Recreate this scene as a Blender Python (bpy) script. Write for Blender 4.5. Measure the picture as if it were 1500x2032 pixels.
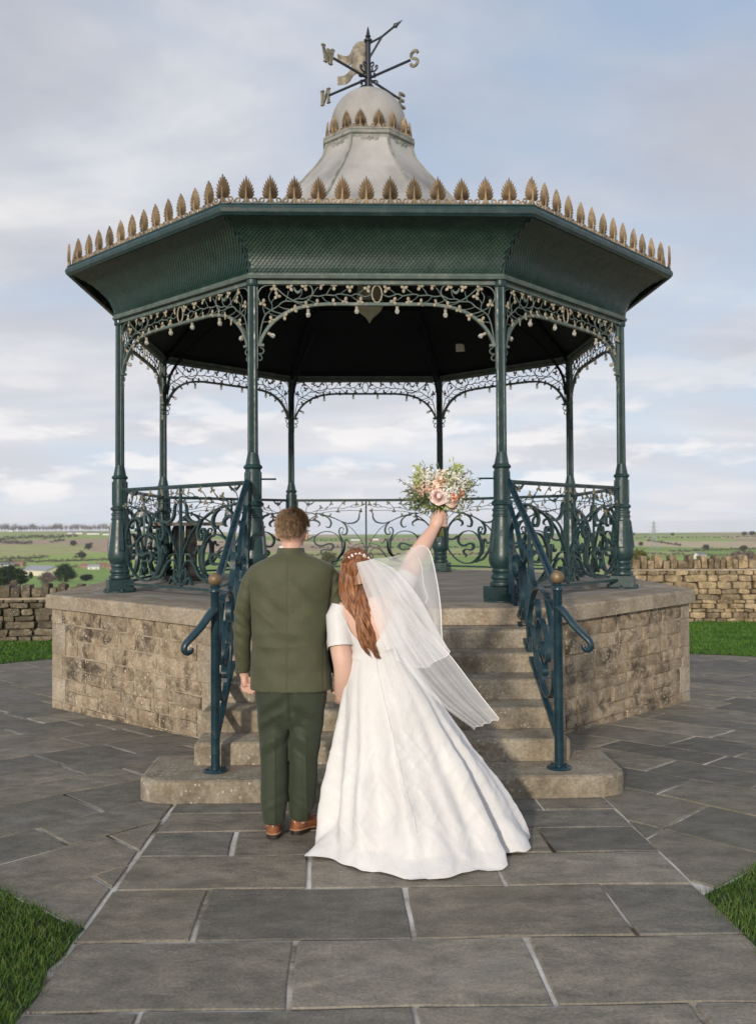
import bpy, bmesh, math, random
import numpy as np
from mathutils import Vector, Matrix, noise
random.seed(7); np.random.seed(7)
S = bpy.context.scene
for o in list(bpy.data.objects): bpy.data.objects.remove(o)
COL = S.collection
PI = math.pi
R_ = math.radians

# ------------------------------------------------------------------ camera
CAMH, FPX, PITCH, ROLL = 1.62, 1767.0, 0.0169, -0.0055
cd = bpy.data.cameras.new('camera'); cam = bpy.data.objects.new('camera', cd); COL.objects.link(cam)
CAMM = Matrix.Translation((0, 0, CAMH)) @ Matrix.Rotation(PI/2+PITCH, 4, 'X') @ Matrix.Rotation(ROLL, 4, 'Z')
cam.matrix_world = CAMM
cd.sensor_width = 36; cd.sensor_fit = 'AUTO'; cd.lens = FPX/2032*36; cd.clip_end = 9000; cd.clip_start = .05
cd.dof.use_dof = True; cd.dof.focus_distance = 5.2; cd.dof.aperture_fstop = 4.0
S.camera = cam
S.render.resolution_x, S.render.resolution_y = 755, 1024
# ------------------------------------------------------------------ light
SUN_AZ, SUN_EL = R_(18), R_(15)          # behind the camera, to its left
ld = bpy.data.lights.new('sun', 'SUN'); ld.energy = 2.6; ld.angle = R_(3.0); ld.color = (1, .90, .76)
sun = bpy.data.objects.new('sun', ld); COL.objects.link(sun)
sdir = Vector((math.sin(SUN_AZ)*math.cos(SUN_EL), math.cos(SUN_AZ)*math.cos(SUN_EL), -math.sin(SUN_EL)))
sun.rotation_euler = sdir.to_track_quat('-Z', 'Y').to_euler()
w = bpy.data.worlds.new('World'); S.world = w; w.use_nodes = True
def N(nt, t, **k):
    n = nt.nodes.new(t)
    for a, b in k.items():
        if a == 'inp':
            for i, v in b.items(): n.inputs[i].default_value = v
        else: setattr(n, a, b)
    return n
def ramp(nt, stops, interp='LINEAR'):
    r = N(nt, 'ShaderNodeValToRGB'); e = r.color_ramp.elements; r.color_ramp.interpolation = interp
    while len(e) < len(stops): e.new(.5)
    for x, (p, c) in zip(e, stops):
        x.position = p; x.color = (*c, 1) if len(c) == 3 else c
    return r
def mathn(nt, op, a, b=None, clamp=False):
    m = N(nt, 'ShaderNodeMath', operation=op, use_clamp=clamp)
    for i, v in enumerate((a, b)):
        if v is None: continue
        if isinstance(v, (int, float)): m.inputs[i].default_value = v
        else: nt.links.new(v, m.inputs[i])
    return m.outputs[0]
def mixc(nt, f, a, b, blend='MIX'):
    m = N(nt, 'ShaderNodeMix', data_type='RGBA', blend_type=blend)
    for i, v in ((0, f), (6, a), (7, b)):
        if isinstance(v, (int, float)): m.inputs[i].default_value = v
        elif isinstance(v, tuple): m.inputs[i].default_value = (*v, 1)
        else: nt.links.new(v, m.inputs[i])
    return m.outputs[2]
def noi(nt, c, scale, detail=4, rough=.55, dist=0):
    n = N(nt, 'ShaderNodeTexNoise', inp={'Scale': scale, 'Detail': detail, 'Roughness': rough, 'Distortion': dist}); nt.links.new(c, n.inputs['Vector']); return n.outputs[0]
def sky():
    """hazy winter sky: Nishita blue behind broken sheets of cloud laid out on a plane overhead"""
    nt = w.node_tree; L = nt.links.new
    bg = nt.nodes['Background']
    st = N(nt, 'ShaderNodeTexSky', sky_type='NISHITA', sun_disc=False, sun_elevation=SUN_EL, sun_rotation=PI+SUN_AZ)
    st.air_density = 1.0; st.dust_density = 1.5; st.ozone_density = 1.5
    tc = N(nt, 'ShaderNodeTexCoord'); sp = N(nt, 'ShaderNodeSeparateXYZ'); L(tc.outputs['Generated'], sp.inputs[0])
    zc = mathn(nt, 'MAXIMUM', sp.outputs[2], 0.0); den = mathn(nt, 'ADD', zc, .16)
    cx = mathn(nt, 'DIVIDE', sp.outputs[0], den); cy = mathn(nt, 'DIVIDE', sp.outputs[1], den)
    cb = N(nt, 'ShaderNodeCombineXYZ'); L(cx, cb.inputs[0]); L(cy, cb.inputs[1])
    def plane(loc, sc, rot=0):
        mp = N(nt, 'ShaderNodeMapping'); mp.inputs['Location'].default_value = loc; mp.inputs['Scale'].default_value = sc; mp.inputs['Rotation'].default_value = (0, 0, rot); L(cb.outputs[0], mp.inputs[0]); return mp.outputs[0]
    n1 = noi(nt, plane((1.3, .4, 0), (1.0, 1.35, 1), .35), .8, 5, .5, .5)        # gaps
    n2 = noi(nt, plane((4.2, 2.1, 0), (.8, 1.5, 1), .2), 1.0, 6, .5, .6)         # light and dark of the cloud
    n3 = noi(nt, plane((7.7, 5.2, 0), (1.2, 1.0, 1), -.3), 3.2, 5, .6, .3)
    cov = ramp(nt, [(.33, (0, 0, 0)), (.54, (1, 1, 1))]); L(n1, cov.inputs[0])
    sh = mathn(nt, 'ADD', mathn(nt, 'MULTIPLY', n2, .8), mathn(nt, 'MULTIPLY', n3, .2))
    cc = ramp(nt, [(.36, (3.85, 4.0, 4.65)), (.47, (4.55, 4.7, 5.25)), (.56, (5.5, 5.6, 6.0)), (.66, (7.2, 7.1, 7.1))]); L(sh, cc.inputs[0])
    up = ramp(nt, [(0, (1, 1, 1)), (.08, (.8, .8, .8)), (.22, (.38, .38, .38)), (.42, (0, 0, 0))]); L(zc, up.inputs[0])
    cl = mixc(nt, mathn(nt, 'MULTIPLY', up.outputs[0], .62), cc.outputs[0], (7.9, 7.9, 8.2))
    blue = mixc(nt, .7, st.outputs[0], (4.3, 5.3, 6.9)); blue = mixc(nt, mathn(nt, 'MULTIPLY', up.outputs[0], .8), blue, (6.3, 7.1, 8.1))
    c = mixc(nt, mathn(nt, 'MULTIPLY', cov.outputs[0], .95), blue, cl)
    # low puffs of cumulus over the far hills
    mp2 = N(nt, 'ShaderNodeMapping'); mp2.inputs['Scale'].default_value = (8, 8, 26); L(tc.outputs['Generated'], mp2.inputs[0])
    n4 = noi(nt, mp2.outputs[0], 1.0, 6, .52)
    k3 = ramp(nt, [(.52, (0, 0, 0)), (.60, (1, 1, 1))]); L(n4, k3.inputs[0])
    b3 = ramp(nt, [(.012, (0, 0, 0)), (.04, (1, 1, 1)), (.11, (.8, .8, .8)), (.2, (0, 0, 0))]); L(zc, b3.inputs[0])
    f3 = mathn(nt, 'MULTIPLY', mathn(nt, 'MULTIPLY', k3.outputs[0], b3.outputs[0]), .75)
    c = mixc(nt, f3, c, (8.8, 8.5, 8.4))
    L(c, bg.inputs[0]); bg.inputs[1].default_value = .100
sky()
S.view_settings.view_transform = 'Standard'; S.view_settings.look = 'None'; S.view_settings.exposure = .2; S.view_settings.gamma = 1
S.view_settings.use_curve_mapping = False
S.render.engine = 'CYCLES'; S.cycles.volume_bounces = 0

# ------------------------------------------------------------------ helpers
def W(px, py, Y):
    """point at distance Y north of the camera that the photograph shows at pixel (px, py)"""
    d = CAMM.to_3x3() @ Vector(((px-750)/FPX, -(py-1016)/FPX, -1))
    t = Y/d.y
    return Vector((d.x*t, Y, CAMH+d.z*t))
def G(px, py, z=0.0):
    d = CAMM.to_3x3() @ Vector(((px-750)/FPX, -(py-1016)/FPX, -1))
    t = (z-CAMH)/d.z
    return Vector((d.x*t, d.y*t, z))
def smooth_path(pts, n=6):
    """Catmull-Rom through points (tuples of any length)"""
    P = [np.array(p, float) for p in pts]
    if len(P) < 3: return P
    P = [2*P[0]-P[1]]+P+[2*P[-1]-P[-2]]
    out = []
    for i in range(1, len(P)-2):
        a, b, c, d = P[i-1:i+3]
        for k in range(n):
            t = k/n
            out.append(.5*((2*b)+(-a+c)*t+(2*a-5*b+4*c-d)*t*t+(-a+3*b-3*c+d)*t**3))
    out.append(P[-2])
    return out
class MB:
    def __init__(s): s.v = []; s.f = []; s.mi = []
    def add(s, vs, fs, m=0):
        b = len(s.v); s.v += [tuple(p) for p in vs]
        s.f += [tuple(i+b for i in f) for f in fs]; s.mi += [m]*len(fs)
    def box(s, c, d, rz=0, m=0):
        x, y, z = d[0]/2, d[1]/2, d[2]/2
        vs = [Vector((a*x, b*y, e*z)) for e in (-1, 1) for a, b in ((-1, -1), (1, -1), (1, 1), (-1, 1))]
        M = Matrix.Rotation(rz, 3, 'Z'); vs = [M @ p+Vector(c) for p in vs]
        s.add(vs, [(3, 2, 1, 0), (4, 5, 6, 7), (0, 1, 5, 4), (1, 2, 6, 5), (2, 3, 7, 6), (3, 0, 4, 7)], m)
    def rings(s, rs, cap=True, m=0):
        n = len(rs[0]); vs = [p for r in rs for p in r]; fs = []
        for i in range(len(rs)-1):
            for j in range(n):
                a, b = i*n+j, i*n+(j+1) % n
                fs.append((a, b, b+n, a+n))
        if cap: fs.append(tuple(range(n-1, -1, -1))); fs.append(tuple((len(rs)-1)*n+j for j in range(n)))
        s.add(vs, fs, m)
    def tube(s, path, r, n=6, m=0, cap=True, flat=1.0, up=None):
        path = [Vector(p) for p in path]; L = len(path)
        if not hasattr(r, '__len__'): r = [r]*L
        rs = []; pu = None
        for i, p in enumerate(path):
            t = (path[min(i+1, L-1)]-path[max(i-1, 0)]).normalized()
            if pu is None:
                u = Vector(up) if up is not None else (Vector((0, 0, 1)) if abs(t.z) < .9 else Vector((0, 1, 0)))
            else: u = pu
            u = (u-t*u.dot(t))
            if u.length < 1e-6: u = t.orthogonal()
            u.normalize(); w_ = t.cross(u); pu = u
            rr = r[i]; ra, rb = rr if hasattr(rr, '__len__') else (rr, rr*flat)
            rs.append([p+w_*(ra*math.cos(2*PI*k/n))+u*(rb*math.sin(2*PI*k/n)) for k in range(n)])
        s.rings(rs, cap, m)
    def lathe(s, prof, n=16, c=(0, 0, 0), ph=0, m=0, cap=True):
        s.rings([[(c[0]+r*math.cos(ph+2*PI*k/n), c[1]+r*math.sin(ph+2*PI*k/n), c[2]+z) for k in range(n)] for r, z in prof], cap, m)
    def ell(s, c, r, M=None, nu=14, nv=9, m=0):
        c = Vector(c); rs = []
        for i in range(nv+1):
            a = -PI/2+PI*(i+.02)/(nv+.04); ring = []
            for k in range(nu):
                b = 2*PI*k/nu
                p = Vector((r[0]*math.cos(a)*math.cos(b), r[1]*math.cos(a)*math.sin(b), r[2]*math.sin(a)))
                ring.append(c+(M @ p if M else p))
            rs.append(ring)
        s.rings(rs, True, m)
    def ribbon(s, path, wd, depth, m=0):
        """flat bar following a path in the XZ plane: width wd in the plane, depth along y"""
        P = [np.array(p[:2], float) for p in path]; L = len(P); l = []; r = []
        for i in range(L):
            t = P[min(i+1, L-1)]-P[max(i-1, 0)]; t /= max(np.linalg.norm(t), 1e-9); nrm = np.array((-t[1], t[0]))
            h = (wd[i] if hasattr(wd, '__len__') else wd)/2
            l.append(P[i]+nrm*h); r.append(P[i]-nrm*h)
        d = depth/2; rs = [[(l[i][0], -d, l[i][1]), (r[i][0], -d, r[i][1]), (r[i][0], d, r[i][1]), (l[i][0], d, l[i][1])] for i in range(L)]
        s.rings(rs, True, m)
    def prism(s, poly, z0, z1, m=0, inset=0):
        n = len(poly); c = (sum(p[0] for p in poly)/n, sum(p[1] for p in poly)/n)
        rs = [[(x, y, z0) for x, y in poly], [(x, y, z1-inset) for x, y in poly]]
        if inset:
            q = []
            for x, y in poly:
                dx, dy = c[0]-x, c[1]-y; l = math.hypot(dx, dy)+1e-9
                q.append((x+dx/l*inset*1.3, y+dy/l*inset*1.3, z1))
            rs.append(q)
        s.rings(rs, True, m)
    def mesh(s, name, mats, smooth=False):
        me = bpy.data.meshes.new(name); me.from_pydata(s.v, [], s.f)
        for m in (mats if isinstance(mats, (list, tuple)) else [mats]): me.materials.append(m)
        if any(s.mi): me.polygons.foreach_set('material_index', s.mi)
        if smooth: me.polygons.foreach_set('use_smooth', [True]*len(me.polygons))
        bm = bmesh.new(); bm.from_mesh(me); bmesh.ops.recalc_face_normals(bm, faces=bm.faces); bm.to_mesh(me); bm.free()
        me.update(); return me
    def build(s, name, mats, parent=None, smooth=False, off=None, M=None):
        if off is not None: s.v = [(x-off[0], y-off[1], z-off[2]) for x, y, z in s.v]
        return put(name, s.mesh(name, mats, smooth), parent, M)
def put(name, me, parent=None, M=None):
    o = bpy.data.objects.new(name, me); COL.objects.link(o)
    if parent is not None: o.parent = parent
    if M is not None: o.matrix_basis = M
    return o
def tag(o, label=None, cat=None, group=None, kind=None):
    for k, v in (('label', label), ('category', cat), ('group', group), ('kind', kind)):
        if v: o[k] = v
    return o
def thing(name, label, cat, loc=(0, 0, 0), rz=0, group=None):
    o = bpy.data.objects.new(name, None); COL.objects.link(o); o.location = loc; o.rotation_euler = (0, 0, rz)
    o.empty_display_size = .1
    return tag(o, label, cat, group)
def autosmooth(me, ang=35):
    try: me.set_sharp_from_angle(angle=R_(ang))
    except Exception: pass
    me.polygons.foreach_set('use_smooth', [True]*len(me.polygons))
def remesh(mb, vox, it=4, fac=.5):
    """union of overlapping closed shapes as one continuous surface"""
    me = mb.mesh('tmp', []); o = bpy.data.objects.new('tmp', me); COL.objects.link(o)
    r = o.modifiers.new('r', 'REMESH'); r.mode = 'VOXEL'; r.voxel_size = vox; r.adaptivity = 0
    if it: q = o.modifiers.new('s', 'SMOOTH'); q.factor = fac; q.iterations = it
    dg = bpy.context.evaluated_depsgraph_get(); ev = o.evaluated_get(dg); out = bpy.data.meshes.new_from_object(ev)
    bpy.data.objects.remove(o); bpy.data.meshes.remove(me)
    out.materials.clear(); out.polygons.foreach_set('use_smooth', [True]*len(out.polygons))
    return out
def meshmap(me, fn, off=None):
    n = len(me.vertices); a = np.empty(n*3); me.vertices.foreach_get('co', a); a = a.reshape(-1, 3)
    if fn:
        nn = np.empty(n*3); me.vertices.foreach_get('normal', nn); a = fn(a, nn.reshape(-1, 3))
    if off is not None: a = a-np.array(off)
    me.vertices.foreach_set('co', a.ravel()); me.update()

# ------------------------------------------------------------------ materials
def base(name, rough=.6, spec=.5, metallic=0.0, sheen=0):
    m = bpy.data.materials.new(name); m.use_nodes = True; nt = m.node_tree; b = nt.nodes['Principled BSDF']
    b.inputs['Roughness'].default_value = rough; b.inputs['Specular IOR Level'].default_value = spec; b.inputs['Metallic'].default_value = metallic
    if sheen: b.inputs['Sheen Weight'].default_value = sheen
    return m, nt, b
def pos(nt, scale=(1, 1, 1), obj=False):
    if obj: c = N(nt, 'ShaderNodeTexCoord').outputs['Object']
    else: c = N(nt, 'ShaderNodeNewGeometry').outputs['Position']
    if scale != (1, 1, 1):
        mp = N(nt, 'ShaderNodeMapping'); mp.inputs['Scale'].default_value = scale; nt.links.new(c, mp.inputs[0]); c = mp.outputs[0]
    return c
def ridged(nt, c, scale, detail=3, dist=0.0):
    n = N(nt, 'ShaderNodeTexNoise', noise_type='RIDGED_MULTIFRACTAL', inp={'Scale': scale, 'Detail': detail, 'Roughness': .5, 'Lacunarity': 2.1, 'Distortion': dist}); nt.links.new(c, n.inputs['Vector']); return n.outputs[0]
def bump(nt, b, h, strength, dist, prev=None):
    n = N(nt, 'ShaderNodeBump', inp={'Strength': strength, 'Distance': dist}); nt.links.new(h, n.inputs['Height'])
    if prev is not None: nt.links.new(prev, n.inputs['Normal'])
    nt.links.new(n.outputs[0], b.inputs['Normal']); return n.outputs[0]
def simple(name, stops, scale=8, rough=.6, bstr=.2, bdist=.004, bscale=40, stretch=(1, 1, 1), spec=.5, metallic=0, rnd=0, obj=False, sheen=0, detail=4):
    m, nt, b = base(name, rough, spec, metallic, sheen); c = pos(nt, stretch, obj)
    r = ramp(nt, stops); nt.links.new(noi(nt, c, scale, detail), r.inputs[0]); col = r.outputs[0]
    if rnd:
        oi = N(nt, 'ShaderNodeObjectInfo'); rr = ramp(nt, [(0, (1-rnd,)*3), (1, (1+rnd,)*3)]); nt.links.new(oi.outputs['Random'], rr.inputs[0])
        col = mixc(nt, 1.0, col, rr.outputs[0], 'MULTIPLY')
    nt.links.new(col, b.inputs['Base Color'])
    if bstr: bump(nt, b, noi(nt, c, bscale, 4), bstr, bdist)
    return m
def rgb(r, g, b):
    f = lambda x: ((x/255+.055)/1.055)**2.4 if x > 10 else x/255/12.92
    return (f(r), f(g), f(b))
def stone_mat(name, stops, soot=.5, lichen=.5, scale=3.0, rnd=.25, bstr=.6, bdist=.012):
    m, nt, b = base(name, .9, .25); c = pos(nt); L = nt.links.new
    r = ramp(nt, stops); L(noi(nt, c, scale*2.2, 6, .62), r.inputs[0]); col = r.outputs[0]
    oi = N(nt, 'ShaderNodeObjectInfo')
    rr = ramp(nt, [(0, (1-rnd, 1-rnd, 1-rnd)), (.5, (1, .97, .93)), (1, (1+rnd, 1+rnd*.9, 1+rnd*.75))]); L(oi.outputs['Random'], rr.inputs[0])
    col = mixc(nt, 1.0, col, rr.outputs[0], 'MULTIPLY')
    gr = ramp(nt, [(.30, (.62, .61, .60)), (.5, (1, 1, 1)), (.70, (1.38, 1.36, 1.32))]); L(noi(nt, c, 46, 6, .75), gr.inputs[0]); col = mixc(nt, 1.0, col, gr.outputs[0], 'MULTIPLY')
    k = ramp(nt, [(.50, (0, 0, 0)), (.62, (1, 1, 1))]); L(noi(nt, c, scale*1.3, 8, .72, .3), k.inputs[0])
    col = mixc(nt, mathn(nt, 'MULTIPLY', k.outputs[0], soot), col, (.055, .045, .035))
    v = N(nt, 'ShaderNodeTexVoronoi', inp={'Scale': 38.0}); L(c, v.inputs['Vector'])
    cr = N(nt, 'ShaderNodeSeparateColor'); L(v.outputs['Color'], cr.inputs[0])
    sz = mathn(nt, 'MULTIPLY', mathn(nt, 'SUBTRACT', cr.outputs[0], .45), .75)                 # each patch its own size, many none
    dd = mathn(nt, 'ADD', v.outputs['Distance'], mathn(nt, 'MULTIPLY', mathn(nt, 'SUBTRACT', noi(nt, c, 90, 4, .7), .5), .5))
    sp = ramp(nt, [(.46, (0, 0, 0)), (.56, (1, 1, 1))]); L(mathn(nt, 'ADD', mathn(nt, 'SUBTRACT', sz, dd), .5), sp.inputs[0])
    mk = ramp(nt, [(.46, (0, 0, 0)), (.56, (1, 1, 1))]); L(noi(nt, c, scale*1.4, 3), mk.inputs[0])
    f = mathn(nt, 'MULTIPLY', mathn(nt, 'MULTIPLY', sp.outputs[0], mk.outputs[0]), lichen)
    col = mixc(nt, f, col, (.60, .57, .49))
    v2 = N(nt, 'ShaderNodeTexVoronoi', inp={'Scale': 95.0}); L(c, v2.inputs['Vector'])
    s2 = ramp(nt, [(.10, (1, 1, 1)), (.24, (0, 0, 0))]); L(v2.outputs['Distance'], s2.inputs[0])
    m2 = ramp(nt, [(.42, (0, 0, 0)), (.58, (1, 1, 1))]); L(noi(nt, c, scale*2.3, 4), m2.inputs[0])
    col = mixc(nt, mathn(nt, 'MULTIPLY', mathn(nt, 'MULTIPLY', s2.outputs[0], m2.outputs[0]), soot*.8), col, (.05, .042, .034))
    L(col, b.inputs['Base Color'])
    h = mathn(nt, 'ADD', noi(nt, c, 14, 6, .65), mathn(nt, 'MULTIPLY', noi(nt, c, 70, 4, .6), .5))
    bump(nt, b, h, bstr, bdist); return m
M = {}
def mats():
    # cast iron paint: dark blue green, dulled with grime where noise says so
    def paint(name, c1, c2, c3, rough):
        m, nt, b = base(name, rough, .5); c = pos(nt); L = nt.links.new
        r = ramp(nt, [(.3, c1), (.55, c2), (.75, c3)]); L(noi(nt, c, 9, 6, .65), r.inputs[0])
        rs = ramp(nt, [(.60, (0, 0, 0)), (.68, (1, 1, 1))]); L(noi(nt, c, 7.3, 8, .75), rs.inputs[0])
        col = mixc(nt, mathn(nt, 'MULTIPLY', rs.outputs[0], .45), r.outputs[0], (.10, .05, .025)); L(col, b.inputs['Base Color'])
        rr = ramp(nt, [(.3, (rough-.1,)*3), (.7, (rough+.2,)*3)]); L(noi(nt, c, 14, 4), rr.inputs[0]); L(rr.outputs[0], b.inputs['Roughness'])
        bump(nt, b, noi(nt, c, 60, 4), .25, .003); return m
    M['iron'] = paint('iron_paint', (.010, .030, .032), (.016, .045, .047), (.045, .075, .068), .36)
    M['iron_blue'] = paint('iron_paint_rail', (.006, .024, .036), (.011, .038, .053), (.026, .06, .07), .28)
    M['iron_pale'] = paint('iron_paint_weathered', (.055, .085, .078), (.10, .135, .122), (.19, .20, .17), .55)
    M['scale'] = paint('cove_scale_paint', (.010, .032, .026), (.017, .048, .036), (.034, .068, .050), .33)
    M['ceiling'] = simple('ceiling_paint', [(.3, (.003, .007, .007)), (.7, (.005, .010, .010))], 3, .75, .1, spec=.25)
    M['leafpale'] = simple('leaf_paint_cream', [(.3, (.20, .185, .14)), (.55, (.33, .295, .22)), (.75, (.44, .39, .30))], 30, .6, .3, .002, 90)
    M['leafdim'] = simple('leaf_paint_dull', [(.3, (.07, .08, .06)), (.55, (.20, .18, .13)), (.75, (.36, .31, .22))], 22, .6, .3, .002, 90)
    M['bronze'] = simple('palmette_paint', [(.22, (.075, .09, .07)), (.40, (.19, .14, .085)), (.58, (.30, .22, .135)), (.8, (.40, .33, .23))], 13, .6, .4, .003, 80, detail=6, rnd=.22)
    M['gold'] = simple('ball_finial_bronze', [(.3, (.13, .085, .045)), (.6, (.25, .175, .10)), (.8, (.36, .28, .18))], 14, .5, .3, .002, 50, stretch=(1, 1, .3), metallic=.3)
    M['lead'] = simple('lead_roof', [(.25, (.19, .185, .172)), (.45, (.31, .30, .285)), (.6, (.38, .37, .355)), (.8, (.46, .45, .44))], 2.2, .62, .25, .004, 12, stretch=(1, 1, .45), detail=7)
    M['leadtrim'] = simple('lead_trim', [(.3, (.14, .155, .14)), (.55, (.26, .265, .24)), (.8, (.36, .35, .31))], 9, .6, .3, .003, 50)
    M['plinthstone'] = stone_mat('plinth_stone', [(.25, (.17, .13, .086)), (.42, (.29, .232, .165)), (.58, (.375, .312, .23)), (.8, (.47, .41, .325))], .85, .95, 3.6, .18, 1.0, .018)
    M['dressed'] = stone_mat('dressed_stone', [(.25, (.235, .19, .135)), (.5, (.335, .285, .22)), (.75, (.42, .375, .31))], .30, .55, 2.2, .12, .35, .004)
    M['stepstone'] = stone_mat('step_stone', [(.25, (.19, .155, .105)), (.5, (.285, .25, .195)), (.75, (.37, .34, .285))], .40, .55, 2.6, .10, .35, .004)
    M['floorstone'] = simple('bandstand_floor', [(.3, (.19, .165, .13)), (.5, (.27, .24, .20)), (.7, (.36, .33, .285))], 2.0, .85, .2, .003, 50, stretch=(1, 2.2, 1), detail=7)
    M['drystone'] = stone_mat('dry_stone', [(.25, (.13, .10, .06)), (.45, (.27, .21, .13)), (.6, (.38, .31, .205)), (.8, (.46, .40, .29))], .55, .7, 2.8, .42, .8, .02)
    M['drystone_dark'] = stone_mat('dry_stone_darker', [(.25, (.07, .06, .042)), (.45, (.135, .115, .082)), (.6, (.20, .175, .13)), (.8, (.30, .275, .22))], .6, .7, 2.8, .42, .8, .02)  # left wall: same stone in darker, greyer tones overall
    M['drydark'] = simple('wall_core', [(.3, (.035, .03, .02)), (.7, (.07, .06, .045))], 8, .95)
    M['mortar'] = simple('mortar', [(.3, (.25, .20, .14)), (.5, (.36, .30, .22)), (.7, (.46, .40, .31))], 7, .95, .6, .008, 50, detail=6)
    # flagstones: riven grey sandstone, each of its own tone, with stains, grain and pale scuffs
    m, nt, b = base('flagstone', .68, .3); c = pos(nt); L = nt.links.new
    oi = N(nt, 'ShaderNodeObjectInfo'); ov = N(nt, 'ShaderNodeVectorMath', operation='ADD'); L(c, ov.inputs[0]); sc_ = N(nt, 'ShaderNodeCombineXYZ'); L(mathn(nt, 'MULTIPLY', oi.outputs['Random'], 37.0), sc_.inputs[0]); L(mathn(nt, 'MULTIPLY', oi.outputs['Random'], 19.0), sc_.inputs[1]); L(sc_.outputs[0], ov.inputs[1]); cs = ov.outputs[0]
    mp = N(nt, 'ShaderNodeMapping'); mp.inputs['Scale'].default_value = (1, 1.7, 1); L(cs, mp.inputs[0])
    r = ramp(nt, [(.28, (.108, .103, .092)), (.43, (.160, .151, .133)), (.56, (.208, .194, .168)), (.76, (.285, .265, .23))]); L(noi(nt, mp.outputs[0], 5.5, 9, .66, .25), r.inputs[0])
    rr = ramp(nt, [(0, (.70, .70, .69)), (.35, (.93, .92, .90)), (.7, (1.06, 1.0, .90)), (1, (1.34, 1.29, 1.20))]); L(oi.outputs['Random'], rr.inputs[0])
    col = mixc(nt, 1.0, r.outputs[0], rr.outputs[0], 'MULTIPLY')
    gr = ramp(nt, [(.32, (.72, .72, .72)), (.5, (1, 1, 1)), (.7, (1.32, 1.30, 1.26))]); L(noi(nt, c, 75, 5, .7), gr.inputs[0]); col = mixc(nt, 1.0, col, gr.outputs[0], 'MULTIPLY')
    k = ramp(nt, [(.48, (0, 0, 0)), (.70, (1, 1, 1))]); L(noi(nt, c, .7, 6, .62), k.inputs[0])
    col = mixc(nt, mathn(nt, 'MULTIPLY', k.outputs[0], .55), col, (.118, .105, .066))
    k2 = ramp(nt, [(.56, (0, 0, 0)), (.72, (1, 1, 1))]); L(noi(nt, cs, 2.1, 7, .7), k2.inputs[0]); col = mixc(nt, mathn(nt, 'MULTIPLY', k2.outputs[0], .45), col, (.30, .285, .255))
    v = N(nt, 'ShaderNodeTexVoronoi', inp={'Scale': 30.0}); L(c, v.inputs['Vector'])
    sp = ramp(nt, [(.05, (1, 1, 1)), (.12, (0, 0, 0))]); L(v.outputs['Distance'], sp.inputs[0])
    mk = ramp(nt, [(.52, (0, 0, 0)), (.60, (1, 1, 1))]); L(noi(nt, c, 2.5, 3), mk.inputs[0])
    col = mixc(nt, mathn(nt, 'MULTIPLY', mathn(nt, 'MULTIPLY', sp.outputs[0], mk.outputs[0]), .6), col, (.36, .35, .32))
    L(col, b.inputs['Base Color'])
    rv = noi(nt, mp.outputs[0], 3.0, 8, .6, .8); st_ = ramp(nt, [(.38, (0, 0, 0)), (.41, (.3, .3, .3)), (.50, (.35, .35, .35)), (.53, (.62, .62, .62)), (.62, (.7, .7, .7)), (.65, (1, 1, 1))]); L(rv, st_.inputs[0])   # riven layers
    h = mathn(nt, 'ADD', mathn(nt, 'MULTIPLY', st_.outputs[0], .7), mathn(nt, 'ADD', mathn(nt, 'MULTIPLY', noi(nt, cs, 11, 7, .65), .9), mathn(nt, 'MULTIPLY', noi(nt, c, 80, 4, .6), .22))); bump(nt, b, h, .6, .008)
    M['flag'] = m
    # joint bed: sandy mortar, broken away and dark in stretches
    m, nt, b = base('joint_bed', .95, .2); c = pos(nt)
    r = ramp(nt, [(.36, (.05, .04, .03)), (.43, (.20, .175, .135)), (.50, (.46, .43, .39)), (.62, (.66, .64, .60))]); nt.links.new(noi(nt, c, 1.7, 7, .6), r.inputs[0]); nt.links.new(r.outputs[0], b.inputs['Base Color'])
    bump(nt, b, noi(nt, c, 50, 4), .6, .006); M['joint'] = m
    M['soil'] = simple('lawn_soil', [(.3, (.015, .03, .008)), (.7, (.035, .06, .015))], 9, .95, .5, .01, 40)
    for nm, a, bb, cc in (('grass', (.030, .095, .012), (.055, .155, .018), (.115, .20, .035)), ('grass_dry', (.034, .085, .014), (.062, .135, .02), (.13, .18, .045))):
        m, nt, b = base(nm, .5, .3); c = pos(nt)
        r = ramp(nt, [(.28, a), (.48, bb), (.60, cc), (.74, (.20, .16, .075))]); nt.links.new(noi(nt, c, 22, 7, .8), r.inputs[0]); k = ramp(nt, [(.35, (.7, .75, .7)), (.65, (1.2, 1.1, 1.0))]); nt.links.new(noi(nt, c, 2.2, 4), k.inputs[0]); nt.links.new(mixc(nt, 1.0, r.outputs[0], k.outputs[0], 'MULTIPLY'), b.inputs['Base Color'])
        b.inputs['Subsurface Weight'].default_value = 0; M[nm] = m
mats()
# ------------------------------------------------------------------ setting
def zg(y):
    return 0.0 if y < 5.4 else (-.045*(min(y, 11.0)-5.4))
def GG(px, py):
    p = G(px, py)
    for _ in range(8): p = G(px, py, zg(p.y))
    return p
KY = [(-300, -.35), (14, -.35), (19, -.5), (40, -3.2), (120, -10), (300, -20), (450, -25.5), (650, -27.5), (1000, -22), (1500, -14), (2150, -7), (2700, -12), (6000, -60)]
def terr(x, y):
    z = np.interp(y, [k[0] for k in KY], [k[1] for k in KY])
    if y > 60:
        f = min(1, (y-60)/1500)
        g = min(1, max(0, (y-900)/1100)); xr = x/max(y, 1)
        z += f*(1-.8*g)*(9*noise.noise(Vector((x/520, y/600, 3.1)))+3*noise.noise(Vector((x/170, y/190, 7.7))))
        z += g*(3.0 if xr < -.24 else (3.0-11.5*min(1, (xr+.24)/.16)))
    return float(z)
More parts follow.
